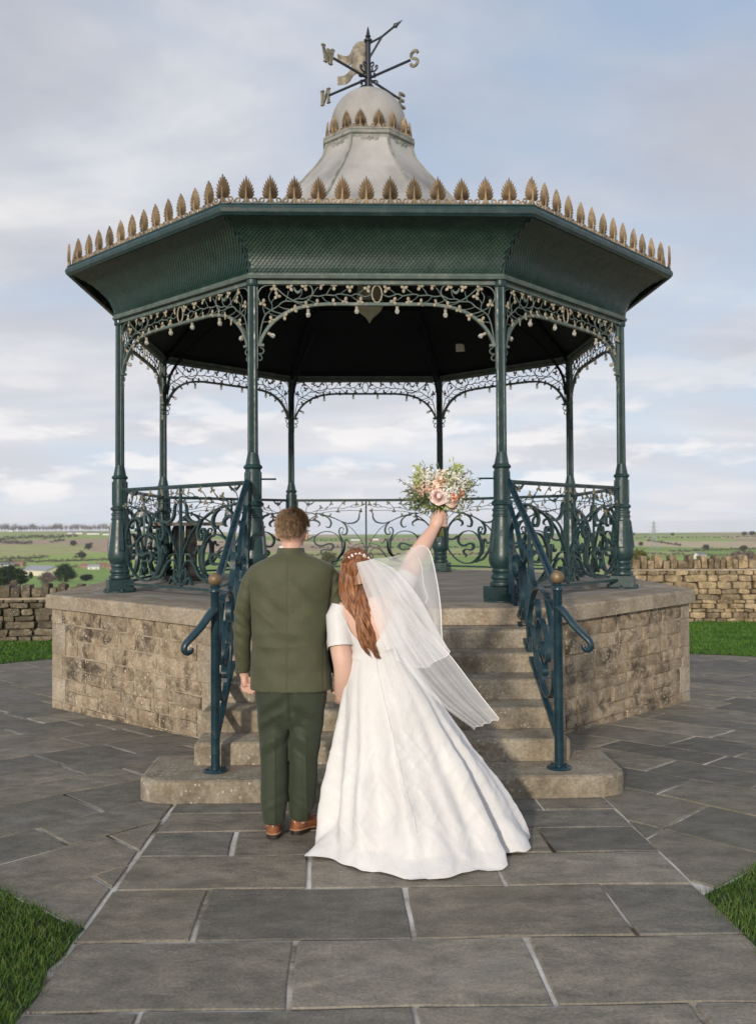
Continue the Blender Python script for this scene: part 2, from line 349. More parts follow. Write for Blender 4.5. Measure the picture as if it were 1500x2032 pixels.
def ground():
    ys = [-60, -20, 0, 6, 14, 16, 19, 24, 32, 45, 65, 95, 140, 200, 270, 350]+list(np.arange(430, 2400, 55))+[2500, 2700, 3000, 3600, 4300]
    us = np.linspace(-1.1, 1.1, 61); mb = MB(); vs = []
    for y in ys:
        for u in us:
            x = u*max(60, y*.75); vs.append((x, y, terr(x, y)))
    n = len(us); fs = [(i*n+j, i*n+j+1, (i+1)*n+j+1, (i+1)*n+j) for i in range(len(ys)-1) for j in range(n-1)]
    mb.add(vs, fs)
    m, nt, b = base('fields', .95, .15); c = pos(nt, (1/250, 1/170, 0)); L = nt.links.new
    dn = N(nt, 'ShaderNodeTexNoise', inp={'Scale': 1.3, 'Detail': 2}); L(c, dn.inputs['Vector'])
    c2 = N(nt, 'ShaderNodeMix', data_type='VECTOR'); c2.inputs[0].default_value = .16; L(c, c2.inputs[4]); L(dn.outputs[1], c2.inputs[5])
    v = N(nt, 'ShaderNodeTexVoronoi', inp={'Scale': 1.0, 'Randomness': .75}); L(c2.outputs[1], v.inputs['Vector'])
    sx = N(nt, 'ShaderNodeSeparateColor'); L(v.outputs['Color'], sx.inputs[0])
    r = ramp(nt, [(0, (.24, .35, .085)), (.22, (.31, .42, .11)), (.40, (.40, .40, .17)), (.50, (.54, .44, .28)), (.62, (.43, .33, .22)), (.74, (.25, .37, .10)), (.9, (.37, .41, .16))], 'CONSTANT'); L(sx.outputs[0], r.inputs[0])
    pm = pos(nt, (1/30, 1/30, 0)); k = ramp(nt, [(.3, (.82, .82, .82)), (.7, (1.15, 1.12, 1.08))]); L(noi(nt, pm, 1, 6, .65), k.inputs[0])
    col = mixc(nt, 1.0, r.outputs[0], k.outputs[0], 'MULTIPLY')
    L(col, b.inputs['Base Color'])
    M['fields'] = m
    tag(mb.build('ground', m, smooth=True), kind='structure')
ground()

def hit(px, py, y0=40, y1=2300):
    # where the line of sight through a pixel first meets the terrain
    Y = y0
    while Y < y1:
        p = W(px, py, Y)
        if p.z <= terr(p.x, Y): return p
        Y *= 1.012
    p = W(px, py, 2100); p.z = terr(p.x, 2100); return p
# ---- trees, hedges and buildings of the valley
def leafmat(name, a, b_, c_):
    return simple(name, [(.3, a), (.5, b_), (.72, c_)], .9, .7, 0, detail=6, spec=.2)
M['ever'] = leafmat('evergreen_leaves', (.010, .026, .008), (.022, .05, .014), (.045, .085, .022))
M['bare'] = leafmat('bare_twigs', (.13, .105, .085), (.19, .155, .125), (.26, .215, .17))
M['olive'] = leafmat('olive_leaves', (.05, .055, .015), (.11, .11, .03), (.17, .15, .045))
M['dark'] = leafmat('dark_hedge_leaves', (.035, .04, .022), (.06, .062, .036), (.095, .09, .055))
M['bark'] = simple('bark', [(.3, (.05, .04, .03)), (.7, (.10, .08, .06))], 3, .9)
def crown(mb, c, r, n, size, clumps=26, hollow=.35):
    c = np.array(c); r = np.array(r)
    cl = np.random.normal(size=(clumps, 3)); cl /= np.linalg.norm(cl, axis=1)[:, None]; cl *= (np.random.uniform(hollow, .86, clumps))[:, None]
    idx = np.random.randint(0, clumps, n); p = cl[idx]+np.random.normal(scale=.17, size=(n, 3))
    p = c+p*r; a = np.random.normal(size=(n, 3)); a /= np.linalg.norm(a, axis=1)[:, None]
    t = np.cross(a, np.random.normal(size=(n, 3))); t /= np.linalg.norm(t, axis=1)[:, None]
    s = size*np.random.uniform(.5, 1.2, n)[:, None]
    q = np.stack([p+a*s, p+t*s*.6, p-a*s, p-t*s*.6], 1).reshape(-1, 3)
    mb.add(q.tolist(), [(4*i, 4*i+1, 4*i+2, 4*i+3) for i in range(n)])
def trunk(mb, h, r, spread, n=6):
    mb.tube([(0, 0, -h*.12), (0, 0, h*.2), (h*.01, 0, h*.5), (0, 0, h*.85)], [r*1.2, r, r*.7, r*.2], 6)
    for i in range(n):
        a = i*2.4; z = h*(.22+.08*i % .45)
        mb.tube([(0, 0, z), (spread*.5*math.cos(a), spread*.5*math.sin(a), z+h*.16), (spread*.85*math.cos(a), spread*.85*math.sin(a), z+h*.32)], [r*.5, r*.3, r*.08], 5)
TREE = {}
def tree_meshes(key, h, rx, leaf, n, size, cz=.58, rz=.44, hollow=.35, clumps=26):
    if key not in TREE:
        t = MB(); trunk(t, h, h*.022, rx*.9); c = MB(); crown(c, (0, 0, h*cz), (rx, rx, h*rz), n, size, clumps, hollow)
        TREE[key] = (t.mesh(key+'_trunk', M['bark']), c.mesh(key+'_crown', M[leaf]))
    return TREE[key]
def tree(name, key, label, p, s=1.0, group=None, sx=1.0):
    t = thing(name, label, 'tree' if 'bush' not in name else 'bush', p, random.uniform(0, 6), group)
    a, b = TREE[key]
    for nm, me in (('trunk', a), ('crown', b)): put(nm, me, t, Matrix.Diagonal((s*sx, s*sx, s, 1)))
    return t
def onterr(px, Y, extra=0):
    x = (px-750)/FPX*Y; return Vector((x, Y, terr(x, Y)+extra))
tree_meshes('ever', 9, 3.6, 'ever', 5200, .34, .5, .48, .55, 40)
tree_meshes('bare', 12, 5.0, 'bare', 1000, .34, .52, .50, .1, 34)
tree_meshes('olive', 7, 3.4, 'olive', 3000, .30, .5, .46, .5, 30)
tree_meshes('dark', 8, 4.5, 'dark', 2200, .5, .5, .46, .5, 26)
tree_meshes('shrub', 6, 4.5, 'bare', 3600, .3, .48, .48, .2, 30)
def at(px, py_base, Y, dz=0):
    p = W(px, py_base, Y); return p
def placetree(name, key, label, px, py_top, py_base, Y, h, group=None, sx=1.0):
    b = W(px, py_base, Y) if Y < 58 else hit(px, py_base); t = W(px, py_top, b.y); tree(name, key, label, b, max(.02, (t.z-b.z)/h), group, sx)
placetree('evergreen_tree', 'ever', 'dark evergreen tree behind the left wall, at the left picture edge', 14, 1119, 1172, 60, 9.3, 'evergreens in the valley', 1.75)
placetree('evergreen_tree', 'ever', 'rounded dark green evergreen beside the long grey roof of the barn', 129, 1117, 1156, 95, 9.3, 'evergreens in the valley', 1.3)
placetree('evergreen_tree', 'ever', 'tiny dark conifer in front of the barn gable', 62, 1134, 1149, 120, 9.3, 'evergreens in the valley', .8)
placetree('bare_bush', 'shrub', 'tan leafless bush in front of the leftmost evergreen', 27, 1148, 1178, 52, 6.2, 'leafless bushes below the wall', .6)
placetree('bare_bush', 'shrub', 'brown leafless bush between barn and rounded evergreen', 95, 1132, 1160, 90, 6.2, 'leafless bushes below the wall', 1.2)
placetree('bare_bush', 'dark', 'low dark bush right of the rounded evergreen', 173, 1138, 1153, 100, 8.2, 'leafless bushes below the wall', 1.5)
placetree('olive_bush', 'olive', 'olive green rounded bush rising above the right wall beside the column', 1274, 1088, 1128, 45, 7.0, None, 1.05)
placetree('bare_bush', 'shrub', 'wide brown bush above the far end of the right wall', 1478, 1088, 1128, 70, 6.2, 'leafless bushes below the wall', 1.5)
placetree('olive_bush', 'olive', 'small olive bush seen between the two people under the railing', 655, 1092, 1128, 70, 7.0, None, 1.1)
for px, py0, py1, Y, lab in ((1400, 1079, 1092, 700, 'round dark tree above the white farmhouse'), (146, 1071, 1083, 800, 'dark tree left of centre on the far left green hillside'), (176, 1077, 1090, 760, 'darkest lone tree on the green hillside near the left column'),
        (1271, 1074, 1083, 900, 'dark tree in the green field left of the pylon'), (163, 1094, 1108, 640, 'dark hedge tree below the lone hillside tree'), (1475, 1081, 1094, 640, 'brown tree at the far right of the valley')):
    placetree('hillside_tree', 'dark', lab, px, py0, py1, Y, 8.1, 'lone trees on the far hillside', 1.0)
k = 0
for px in np.cumsum(np.random.uniform(2.5, 8, 44))-8:
    placetree('skyline_tree', 'bare', 'leafless tree in the long row along the far left skyline', px, 1041+random.uniform(-2.5, 4.0), 1054, 2050, 11.5, 'leafless trees on the left skyline', random.uniform(.8, 1.35))
for px, s, lab in ((1334, 4, 'tiny lone tree on the skyline right of the pylon'), (1476, 7, 'dark skyline tree just left of the rightmost one'), (1492, 8, 'rightmost dark tree on the right skyline'), (1255, 5, 'low dark tree on the skyline beside the right column')):
    placetree('skyline_tree', 'dark', lab, px, 1061-s, 1063, 2050, 8.1, 'dark trees on the right skyline', 1.1)
def woods():
    """hedges and scrub of the far slopes: one mass"""
    mb = MB()
    def strip(px0, py0, px1, py1, Y, n, hpx, sz):
        for i in range(n):
            t = i/(n-1); px = px0+(px1-px0)*t+random.uniform(-2, 2); py = py0+(py1-py0)*t+random.uniform(-1, 1)
            p = hit(px, py); h = hpx*p.y/FPX*random.uniform(.5, 1.1)
            crown(mb, (p.x, p.y, p.z+h*.3), (h*1.1, h*1.1, h*.7), 60, sz*p.y/FPX, 7, .2)
    strip(0, 1078, 60, 1080, 850, 16, 9, 1.6); strip(0, 1072, 90, 1066, 900, 20, 8, 1.5); strip(90, 1070, 150, 1064, 950, 14, 9, 1.5); strip(100, 1076, 128, 1073, 860, 8, 6, 1.5)
    strip(150, 1108, 182, 1078, 720, 12, 5, 1.4); strip(0, 1117, 240, 1112, 560, 60, 7, 1.3); strip(0, 1112, 90, 1108, 560, 22, 8, 1.3); strip(120, 1128, 230, 1122, 420, 30, 6, 1.2)
    strip(1285, 1073, 1350, 1084, 900, 22, 5, 1.4); strip(1240, 1068, 1500, 1066, 1500, 40, 3, 1.2); strip(1330, 1095, 1500, 1090, 600, 40, 6, 1.3); strip(1240, 1100, 1500, 1104, 420, 40, 7, 1.2)
    strip(620, 1088, 1000, 1086, 760, 60, 5, 1.3); strip(600, 1103, 1000, 1101, 480, 60, 8, 1.3); strip(620, 1073, 990, 1070, 1200, 40, 3.5, 1.2); strip(330, 1075, 500, 1078, 900, 24, 5, 1.3); strip(330, 1098, 500, 1100, 560, 24, 7, 1.3)
    tag(mb.build('far_hedges_and_scrub', M['wood']), 'brown hedges and leafless scrub across the far slopes', 'hedges', kind='stuff')
M['wood'] = leafmat('far_scrub', (.06, .055, .04), (.115, .095, .07), (.17, .135, .10))
woods()
def house(name, label, p, L_, D_, H_, rh, rz, wall, roof, wins=0, group=None, cat='house'):
    # sizes are given in photo pixels and become metres at the house's distance
    k = p.y/FPX; L_, D_, H_, rh = L_*k, D_*k, H_*k, rh*k
    t = thing(name, label, cat, p, rz, group); mb = MB(); l, d = L_/2, D_/2
    mb.add([(-l, -d, -2), (l, -d, -2), (l, d, -2), (-l, d, -2), (-l, -d, H_), (l, -d, H_), (l, d, H_), (-l, d, H_), (-l, 0, H_+rh), (l, 0, H_+rh)],
           [(0, 1, 5, 4), (2, 3, 7, 6), (1, 2, 6, 9, 5), (3, 0, 4, 8, 7)]); mb.build('wall', wall, t)
    rf = MB(); o = .04*D_; e = .25
    for s in (-1, 1):
        y0, z0 = s*(d+o), H_-rh*o/d+.05
        rf.add([(-l-o, y0, z0), (l+o, y0, z0), (l+o, 0, H_+rh+.05), (-l-o, 0, H_+rh+.05), (-l-o, y0, z0+e), (l+o, y0, z0+e), (l+o, 0, H_+rh+.05+e), (-l-o, 0, H_+rh+.05+e)],
               [(0, 1, 2, 3), (7, 6, 5, 4), (0, 4, 5, 1), (3, 2, 6, 7), (0, 3, 7, 4), (1, 5, 6, 2)])
    rf.build('roof', roof, t)
    for i in range(wins):
        q = MB(); x = -l+L_*(i+.5)/wins; q.box((x, -d-.03, H_*.5), (L_*.12, .08, H_*.36)); q.build('window', M['darkglass'], t)
    return t
def plain(name, c, rough=.8): return simple(name, [(.3, tuple(x*.88 for x in c)), (.7, tuple(min(1, x*1.1) for x in c))], .8, rough, 0)
M['white'] = plain('white_render', (.74, .72, .66)); M['cream'] = plain('cream_cladding', (.72, .66, .50)); M['slate'] = plain('slate_roof', (.17, .18, .20)); M['greyroof'] = plain('grey_sheet_roof', (.30, .32, .35))
M['tileroof'] = plain('red_tile_roof', (.26, .14, .10)); M['brickfar'] = plain('far_brick', (.33, .22, .16)); M['darkglass'] = plain('dark_window', (.05, .055, .06), .3)
house('barn', 'cream gabled barn with long grey sheet roof in the valley', hit(86, 1142), 84, 38, 11, 8, R_(-38), M['cream'], M['greyroof'], 0, None, 'barn')
house('farmhouse', 'small white farmhouse with dark slate roof above the right wall', hit(1388, 1110), 20, 12, 9, 4.5, R_(24), M['white'], M['slate'], 3)
for px, py, L_, ro, rz, lab in ((203, 1127, 20, 'tileroof', .5, 'red roofed house closest to the left column'), (187, 1130, 22, 'greyroof', .2, 'low grey roofed house in the valley right of the barn'), (170, 1128, 18, 'tileroof', -.3, 'brick house just right of the rounded evergreen'),
        (222, 1130, 18, 'tileroof', .1, 'pale house partly behind the left column'), (15, 1126, 26, 'slate', .15, 'long roofed house left of the barn'), (40, 1124, 20, 'tileroof', -.2, 'house half hidden behind the barn gable')):
    house('house', lab, hit(px, py), L_, 12, 5.5, 4, rz, M['brickfar'] if ro == 'tileroof' else M['white'], M[ro], 2, 'houses in the valley')
for px, py, L_, lab in ((150, 1060, 28, 'long white farm building on the far left hilltop'), (186, 1061, 24, 'white hilltop farm building beside a shed, nearest the left column'), (212, 1062, 14, 'small hilltop shed left of the column'), (23, 1053, 8, 'tiny white cottage on the left skyline'),
        (705, 1073, 18, 'pale farm building on the far slope seen between the couple'), (745, 1072, 12, 'small pale barn on the far slope behind the railing centre')):
    house('hill_farm', lab, hit(px, py), L_, 8, 3.2, 2.2, .1, M['white'], M['slate'], 0, 'farm buildings on the far hill', 'farm')
def pylon():
    b = hit(1297, 1090); Y = b.y; h = W(1297, 1034, Y).z-b.z; kk = Y/1050
    t = thing('pylon', 'tall lattice electricity pylon on the right of the valley', 'pylon', b)
    mb = MB(); wd = lambda z: kk*(3.3*(1-z/h)**1.2+.55); lv = [0, .16, .3, .42, .53, .63, .72, .8, .87, .94, 1]
    for i in range(len(lv)-1):
        z0, z1 = lv[i]*h, lv[i+1]*h; a, c = wd(z0), wd(z1)
        cs0 = [(-a, -a, z0), (a, -a, z0), (a, a, z0), (-a, a, z0)]; cs1 = [(-c, -c, z1), (c, -c, z1), (c, c, z1), (-c, c, z1)]
        for j in range(4):
            mb.tube([cs0[j], cs1[j]], kk*.16, 4); mb.tube([cs0[j], cs1[(j+1) % 4]], kk*.10, 4); mb.tube([cs0[(j+1) % 4], cs1[j]], kk*.10, 4); mb.tube([cs1[j], cs1[(j+1) % 4]], kk*.1, 4)
    mb.build('tower', M['pylon'], t)
    for z, l in ((.66, 5.5*kk), (.79, 5*kk), (.92, 4.2*kk)):
        m2 = MB(); m2.tube([(-l, 0, z*h), (l, 0, z*h)], kk*.16, 4); m2.tube([(-l, 0, z*h), (0, 0, (z+.05)*h)], kk*.1, 4); m2.tube([(l, 0, z*h), (0, 0, (z+.05)*h)], kk*.1, 4); m2.build('cross_arm', M['pylon'], t)
M['pylon'] = plain('galvanised_steel', (.34, .35, .36)); pylon()

# ---- paving
def clip(poly, a, b, c):
    """keep a*x+b*y<=c"""
    out = []
    for i in range(len(poly)):
        p, q = poly[i], poly[(i+1) % len(poly)]; dp, dq = a*p[0]+b*p[1]-c, a*q[0]+b*q[1]-c
        if dp <= 0: out.append(p)
        if dp*dq < 0:
            t = dp/(dp-dq); out.append((p[0]+(q[0]-p[0])*t, p[1]+(q[1]-p[1])*t))
    return out
def area(p): return abs(sum(p[i][0]*p[(i+1) % len(p)][1]-p[(i+1) % len(p)][0]*p[i][1] for i in range(len(p))))/2
PAVE = None
PATHL = lambda y: -1.20
PATHR = lambda y: 1.342+(5.27-y)*.062
def flag(poly, gap=.009):
    """one flagstone: slightly wavy edges, arris worn round, faint tilt"""
    if len(poly) < 3 or area(poly) < .015: return
    c = (sum(p[0] for p in poly)/len(poly), sum(p[1] for p in poly)/len(poly))
    q = []
    for i in range(len(poly)):
        p, r = poly[i], poly[(i+1) % len(poly)]; l = math.hypot(r[0]-p[0], r[1]-p[1]); n = max(1, min(7, int(l/.15)))
        for k in range(n):
            t = k/n; x, y = p[0]+(r[0]-p[0])*t, p[1]+(r[1]-p[1])*t
            dx, dy = c[0]-x, c[1]-y; d = math.hypot(dx, dy)+1e-6
            g = gap*random.uniform(.55, 1.35)*(1.25 if k == 0 else 1)
            q.append((x+dx/d*g, y+dy/d*g))
    tx, ty, dz = random.uniform(-.003, .003), random.uniform(-.003, .003), random.uniform(-.0015, .0015)
    zf = lambda x, y: zg(y)+(x-c[0])*tx+(y-c[1])*ty+dz
    rs = [[(x, y, zf(x, y)-.05) for x, y in q], [(x, y, zf(x, y)-.005) for x, y in q]]
    ins = []
    for x, y in q:
        dx, dy = c[0]-x, c[1]-y; d = math.hypot(dx, dy)+1e-6; e = random.uniform(.004, .009); ins.append((x+dx/d*e, y+dy/d*e, zf(x, y)))
    rs.append(ins); mb = MB(); mb.rings(rs, True)
    o0 = (c[0], c[1], zg(c[1])); mb.build('flagstone', M['flag'], PAVE, off=o0, M=Matrix.Translation(o0))
def paving():
    global PAVE
    nx, ny = 2, 30; mb = MB(); vs = [(x, y, zg(y)-.0075) for y in np.linspace(1.0, 15.5, ny) for x in (-8, 8)]
    mb.add(vs, [(2*i, 2*i+1, 2*i+3, 2*i+2) for i in range(ny-1)])
    PAVE = tag(mb.build('pavement', M['joint']), kind='structure')
    rows = [(5.60, 5.10, [-.42, .3, .92]), (5.10, 4.80, [-.15, .62]), (4.80, 4.44, [-.76, .2, .85]), (4.44, 4.035, [-.34, .55]), (4.035, 3.53, [-.76, .115, 1.0]), (3.53, 3.03, [-.33, .575]), (3.03, 2.55, [-.8, .12, 1.06]), (2.55, 2.0, [-.35, .6]), (2.0, 1.4, [-.7, .2, .9])]
    for y1, y0, js in rows:
        # rows run square to the steps, which stand slightly turned
        sk = lambda x, y: (x, y+.0335*x*.55)
        xs = [None]+js+[None]
        for i in range(len(xs)-1):
            quad = []
            for e, y in ((i, y0), (i+1, y0), (i+1, y1), (i, y1)):
                x = xs[e]
                if x is None: x = PATHL(y) if e == 0 else PATHR(y)
                else: x = x*(1)+(.02 if y == y0 else -.005)
                quad.append(sk(x, y))
            flag(quad, .011)
    def field(side):
        D0 = np.array((side*.7071, .7071)); rnd = random.Random(5 if side < 0 else 11)
        # rows run along (1,1) on the left and (-1,1) on the right
        d = np.array((.7071, .7071)) if side < 0 else np.array((-.7071, .7071)); n_ = np.array((-.7071, .7071)) if side < 0 else np.array((.7071, .7071))
        o = np.array((side*1.2, 3.0)); v = -6.0
        while v < 13:
            hgt = rnd.choice((.38, .46, .5, .56)); u = -9-rnd.uniform(0, .8)
            while u < 13:
                ln = rnd.choice((.55, .7, .85, 1.0, 1.2)); pl = [tuple(o+d*a+n_*b) for a, b in ((u, v), (u+ln, v), (u+ln, v+hgt), (u, v+hgt))]; u += ln
                if side < 0: pl = clip(pl, 1, 0, -1.205)
                else: pl = clip(pl, -1, -.062, -(1.342+5.27*.062)) if pl else pl
                for L in LAWN_EDGES[side]: pl = clip(pl, *L) if pl else pl
                pl = clip(pl, 0, -1, -2.0) if pl else pl; pl = clip(pl, 0, 1, 14.5) if pl else pl
                if not pl or len(pl) < 3: continue
                cx = sum(p[0] for p in pl)/len(pl); cy = sum(p[1] for p in pl)/len(pl)
                if math.hypot(cx+.08, cy-10.35) < 2.3: continue           # under the plinth
                if abs(cx) > .47*cy+1.0 or abs(cx) > 7.5: continue        # well outside the view
                flag(pl, .011)
            v += hgt
    field(-1); field(1)
def line_keep(p, q, inside):
    """half plane through p,q that contains the point inside -> (a,b,c)"""
    a, b = q[1]-p[1], -(q[0]-p[0]); c = a*p[0]+b*p[1]
    if a*inside[0]+b*inside[1] > c: a, b, c = -a, -b, -c
    return (a, b, c)
NL = [GG(0, 1765), GG(165, 1842)]; NR = [GG(1390, 1778), GG(1500, 1720)]
FL = [GG(0, 1318), GG(97, 1308)]; FR = [GG(1385, 1298), GG(1500, 1303)]
LAWN_EDGES = {-1: [line_keep(NL[0], NL[1], (-2.5, 8)), line_keep(FL[0], FL[1], (-2.5, 8))], 1: [line_keep(NR[0], NR[1], (2.5, 8)), line_keep(FR[0], FR[1], (2.5, 8))]}
paving()
# ---- lawns
def lawn(name, label, poly, n, hgt, seed, wid, mat='grass', pit=0):
    rs = np.random.RandomState(seed); P = np.array(poly)
    mb = MB(); mb.add([(x, y, zg(y)-.004) for x, y in poly], [tuple(range(len(poly)))]); base_o = mb.build(name, M['soil']); tag(base_o, kind='structure')
    lo, hi = P.min(0), P.max(0); pts = rs.uniform(lo, hi, (n, 2)); ins = np.zeros(n, bool); j = len(P)-1
    for i in range(len(P)):
        cnd = ((P[i, 1] > pts[:, 1]) != (P[j, 1] > pts[:, 1])) & (pts[:, 0] < (P[j, 0]-P[i, 0])*(pts[:, 1]-P[i, 1])/(P[j, 1]-P[i, 1]+1e-12)+P[i, 0]); ins ^= cnd; j = i
    pts = pts[ins]; n = len(pts); pts = pts+rs.normal(0, .016, pts.shape)*(wid < .01); z = np.array([zg(y) for y in pts[:, 1]])-.006
    patch = np.array([.55+.9*(noise.noise(Vector((x*3, y*3, seed)))*.5+.5) for x, y in pts])
    h = hgt*rs.uniform(.45, 1.15, n)*patch; a = rs.uniform(0, 2*PI, n); lean = rs.normal(0, .45, (n, 2))*h[:, None]
    dx, dy = np.cos(a)*wid*.5, np.sin(a)*wid*.5
    b0 = np.stack([pts[:, 0]-dx, pts[:, 1]-dy, z], 1); b1 = np.stack([pts[:, 0]+dx, pts[:, 1]+dy, z], 1)
    m0 = np.stack([pts[:, 0]-dx*.8+lean[:, 0]*.35, pts[:, 1]-dy*.8+lean[:, 1]*.35, z+h*.55], 1); m1 = np.stack([pts[:, 0]+dx*.8+lean[:, 0]*.35, pts[:, 1]+dy*.8+lean[:, 1]*.35, z+h*.55], 1)
    tp = np.stack([pts[:, 0]+lean[:, 0], pts[:, 1]+lean[:, 1], z+h], 1)
    V = np.stack([b0, b1, m1, m0, tp], 1).reshape(-1, 3).tolist(); F = []
    for i in range(n): k = 5*i; F += [(k, k+1, k+2, k+3), (k+3, k+2, k+4)]
    g = MB(); g.add(V, F); o = g.build('grass', M[mat]); tag(o, label, 'grass', kind='stuff')
eL = [(-1.20, 1.9), tuple(NL[1][:2]), tuple(NL[0][:2]), (-2.9, 4.95), (-2.9, 1.9)]
def wavy(poly, amp, step=.05, seed=1):
    out = []
    for i in range(len(poly)):
        p, q = poly[i], poly[(i+1) % len(poly)]; l = math.hypot(q[0]-p[0], q[1]-p[1]); n = max(1, int(l/step))
        for k in range(n):
            t = k/n; x, y = p[0]+(q[0]-p[0])*t, p[1]+(q[1]-p[1])*t
            out.append((x+amp*noise.noise(Vector((x*5, y*5, seed))), y+amp*noise.noise(Vector((x*5, y*5, seed+9)))))
    return out
rx = lambda y: 1.342+(5.27-y)*.062
lawn('lawn_near_left', 'short green lawn grass at the lower left corner', wavy(eL, .03), 60000, .042, 3, .0035, 'grass_dry')
eR = [(rx(1.9)+.02, 1.9), (3.2, 1.9), (3.2, 5.4), tuple(NR[1][:2]), tuple(NR[0][:2])]
lawn('lawn_near_right', 'short green lawn grass at the lower right corner', wavy(eR, .03, seed=4), 60000, .042, 5, .0035, 'grass_dry')
fl = [FL[0]+(FL[0]-FL[1])*4, FL[1]+(FL[1]-FL[0])*1.5]
lawn('lawn_far_left', 'bright lawn grass between left wall and paving', [tuple(fl[0][:2]), tuple(fl[1][:2]), (-2.8, 15.6), (-9.5, 15.6)], 70000, .05, 8, .011)
fr = [FR[0]+(FR[0]-FR[1])*2, FR[1]+(FR[1]-FR[0])*4]
lawn('lawn_far_right', 'bright lawn grass between right wall and paving', [tuple(fr[0][:2]), tuple(fr[1][:2]), (9.5, 18.4), (2.5, 18.4)], 80000, .05, 9, .012)

# ---- stones
def rock(seed, rnd=.22, jit=.06, face=0):
    rs = random.Random(seed); bm = bmesh.new(); bmesh.ops.create_cube(bm, size=1.0); bmesh.ops.subdivide_edges(bm, edges=bm.edges[:], cuts=1, use_grid_fill=True)
    for v in bm.verts:
        k = sum(1 for c in v.co if abs(c) > .4)
        f = {1: 1.0, 2: 1-rnd*.35, 3: 1-rnd*.62}.get(k, 1)
        v.co = v.co*f+Vector((rs.uniform(-jit, jit), rs.uniform(-jit, jit), rs.uniform(-jit, jit)))
        if face and v.co.y < -.3 and k == 1: v.co.y -= face*rs.uniform(.3, 1.2)
    me = bpy.data.meshes.new('stone'); bm.to_mesh(me); bm.free(); autosmooth(me, 40); return me
ROCKS = [rock(i, .25, .05) for i in range(12)]
FACED = [rock(40+i, .14, .028, .16) for i in range(12)]
def bev(name, d=(1, 1, 1), b=.02, seg=1):
    bm = bmesh.new(); bmesh.ops.create_cube(bm, size=1.0)
    for v in bm.verts: v.co = Vector((v.co.x*d[0], v.co.y*d[1], v.co.z*d[2]))
    bmesh.ops.bevel(bm, geom=bm.edges[:], offset=b, segments=seg, affect='EDGES'); me = bpy.data.meshes.new(name); bm.to_mesh(me); bm.free(); return me
def addmats(lst, m):
    for me in lst:
        me.materials.clear(); me.materials.append(m)
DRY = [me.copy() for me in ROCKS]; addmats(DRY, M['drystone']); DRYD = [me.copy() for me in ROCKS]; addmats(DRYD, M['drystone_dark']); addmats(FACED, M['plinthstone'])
def drywall(label, A, B, zb, ztop, cop, seed, hs=(.06, .15), ls=(.12, .34), DRY=DRY):
    rs = random.Random(seed); A, B = Vector(A), Vector(B); d = B-A; Lw = d.length; a = math.atan2(d.y, d.x)
    t = thing('dry_stone_wall', label, 'wall', (A.x, A.y, zb), a)
    h = ztop-zb-cop; mb = MB(); mb.box((Lw/2, 0, h/2-.02), (Lw, .26, h-.02)); mb.build('core', M['drydark'], t)
    z = 0
    while z < h-.02:
        hh = min(rs.uniform(*hs), h-z); 
        if h-z-hh < .04: hh = h-z
        x = -rs.uniform(0, .2)
        while x < Lw:
            l = rs.uniform(*ls)*(1.0+.5*(hh > .11)); tall = hh*rs.uniform(.92, 1.0)
            put('stone', rs.choice(DRY), t, Matrix.Translation((x+l/2, -.10+rs.uniform(-.02, .015), z+hh/2)) @ Matrix.Rotation(rs.uniform(-.09, .09), 4, 'Y') @ Matrix.Diagonal((l*1.0, .22, tall*rs.uniform(.9, 1.2), 1)))
            x += l+rs.uniform(.0, .012)
        z += hh
    mb = MB(); mb.box((Lw/2, -.01, h+.012), (Lw, .40, .035)); mb.build('mortar_bed', M['mortar'], t)
    x = 0; k = 0
    while x < Lw:
        l = rs.uniform(.09, .19); hh = cop*(rs.uniform(.95, 1.15) if k % 2 == 0 else rs.uniform(.62, .85)); k += 1
        put('coping_stone', rs.choice(DRY), t, Matrix.Translation((x+l/2, rs.uniform(-.03, .02), h+.03+hh/2)) @ Matrix.Rotation(rs.uniform(-.1, .1), 4, 'Y') @ Matrix.Diagonal((l, .36, hh*1.05, 1)))
        x += l+rs.uniform(.002, .02)
    return t
wl0 = GG(-60, 1273); wl1 = GG(205, 1268)
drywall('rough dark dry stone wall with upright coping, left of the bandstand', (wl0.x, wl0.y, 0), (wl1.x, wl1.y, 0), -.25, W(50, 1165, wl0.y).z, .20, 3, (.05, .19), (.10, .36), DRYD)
wr0 = GG(1215, 1233); wr1 = GG(1560, 1233)
drywall('honey coloured dry stone wall with upright coping, right of the bandstand', (wr0.x, wr0.y, 0), (wr1.x, wr1.y, 0), -.25, W(1400, 1105, wr0.y).z, .25, 8)

def haze():
    mb = MB(); mb.box((0, 2200, -20), (7400, 4600, 80)); m = bpy.data.materials.new('haze_air'); m.use_nodes = True; nt = m.node_tree; nt.nodes.remove(nt.nodes['Principled BSDF'])
    v = N(nt, 'ShaderNodeVolumePrincipled'); v.inputs['Color'].default_value = (.86, .91, 1, 1); v.inputs['Density'].default_value = .00010; v.inputs['Anisotropy'].default_value = .0; v.inputs['Density Attribute'].default_value = ''; v.inputs['Temperature Attribute'].default_value = ''; v.inputs['Color Attribute'].default_value = ''; m.cycles.homogeneous_volume = True
    nt.links.new(v.outputs[0], nt.nodes['Material Output'].inputs['Volume']); tag(mb.build('haze', m), 'thin pale haze over the valley', 'haze', kind='stuff')
haze()
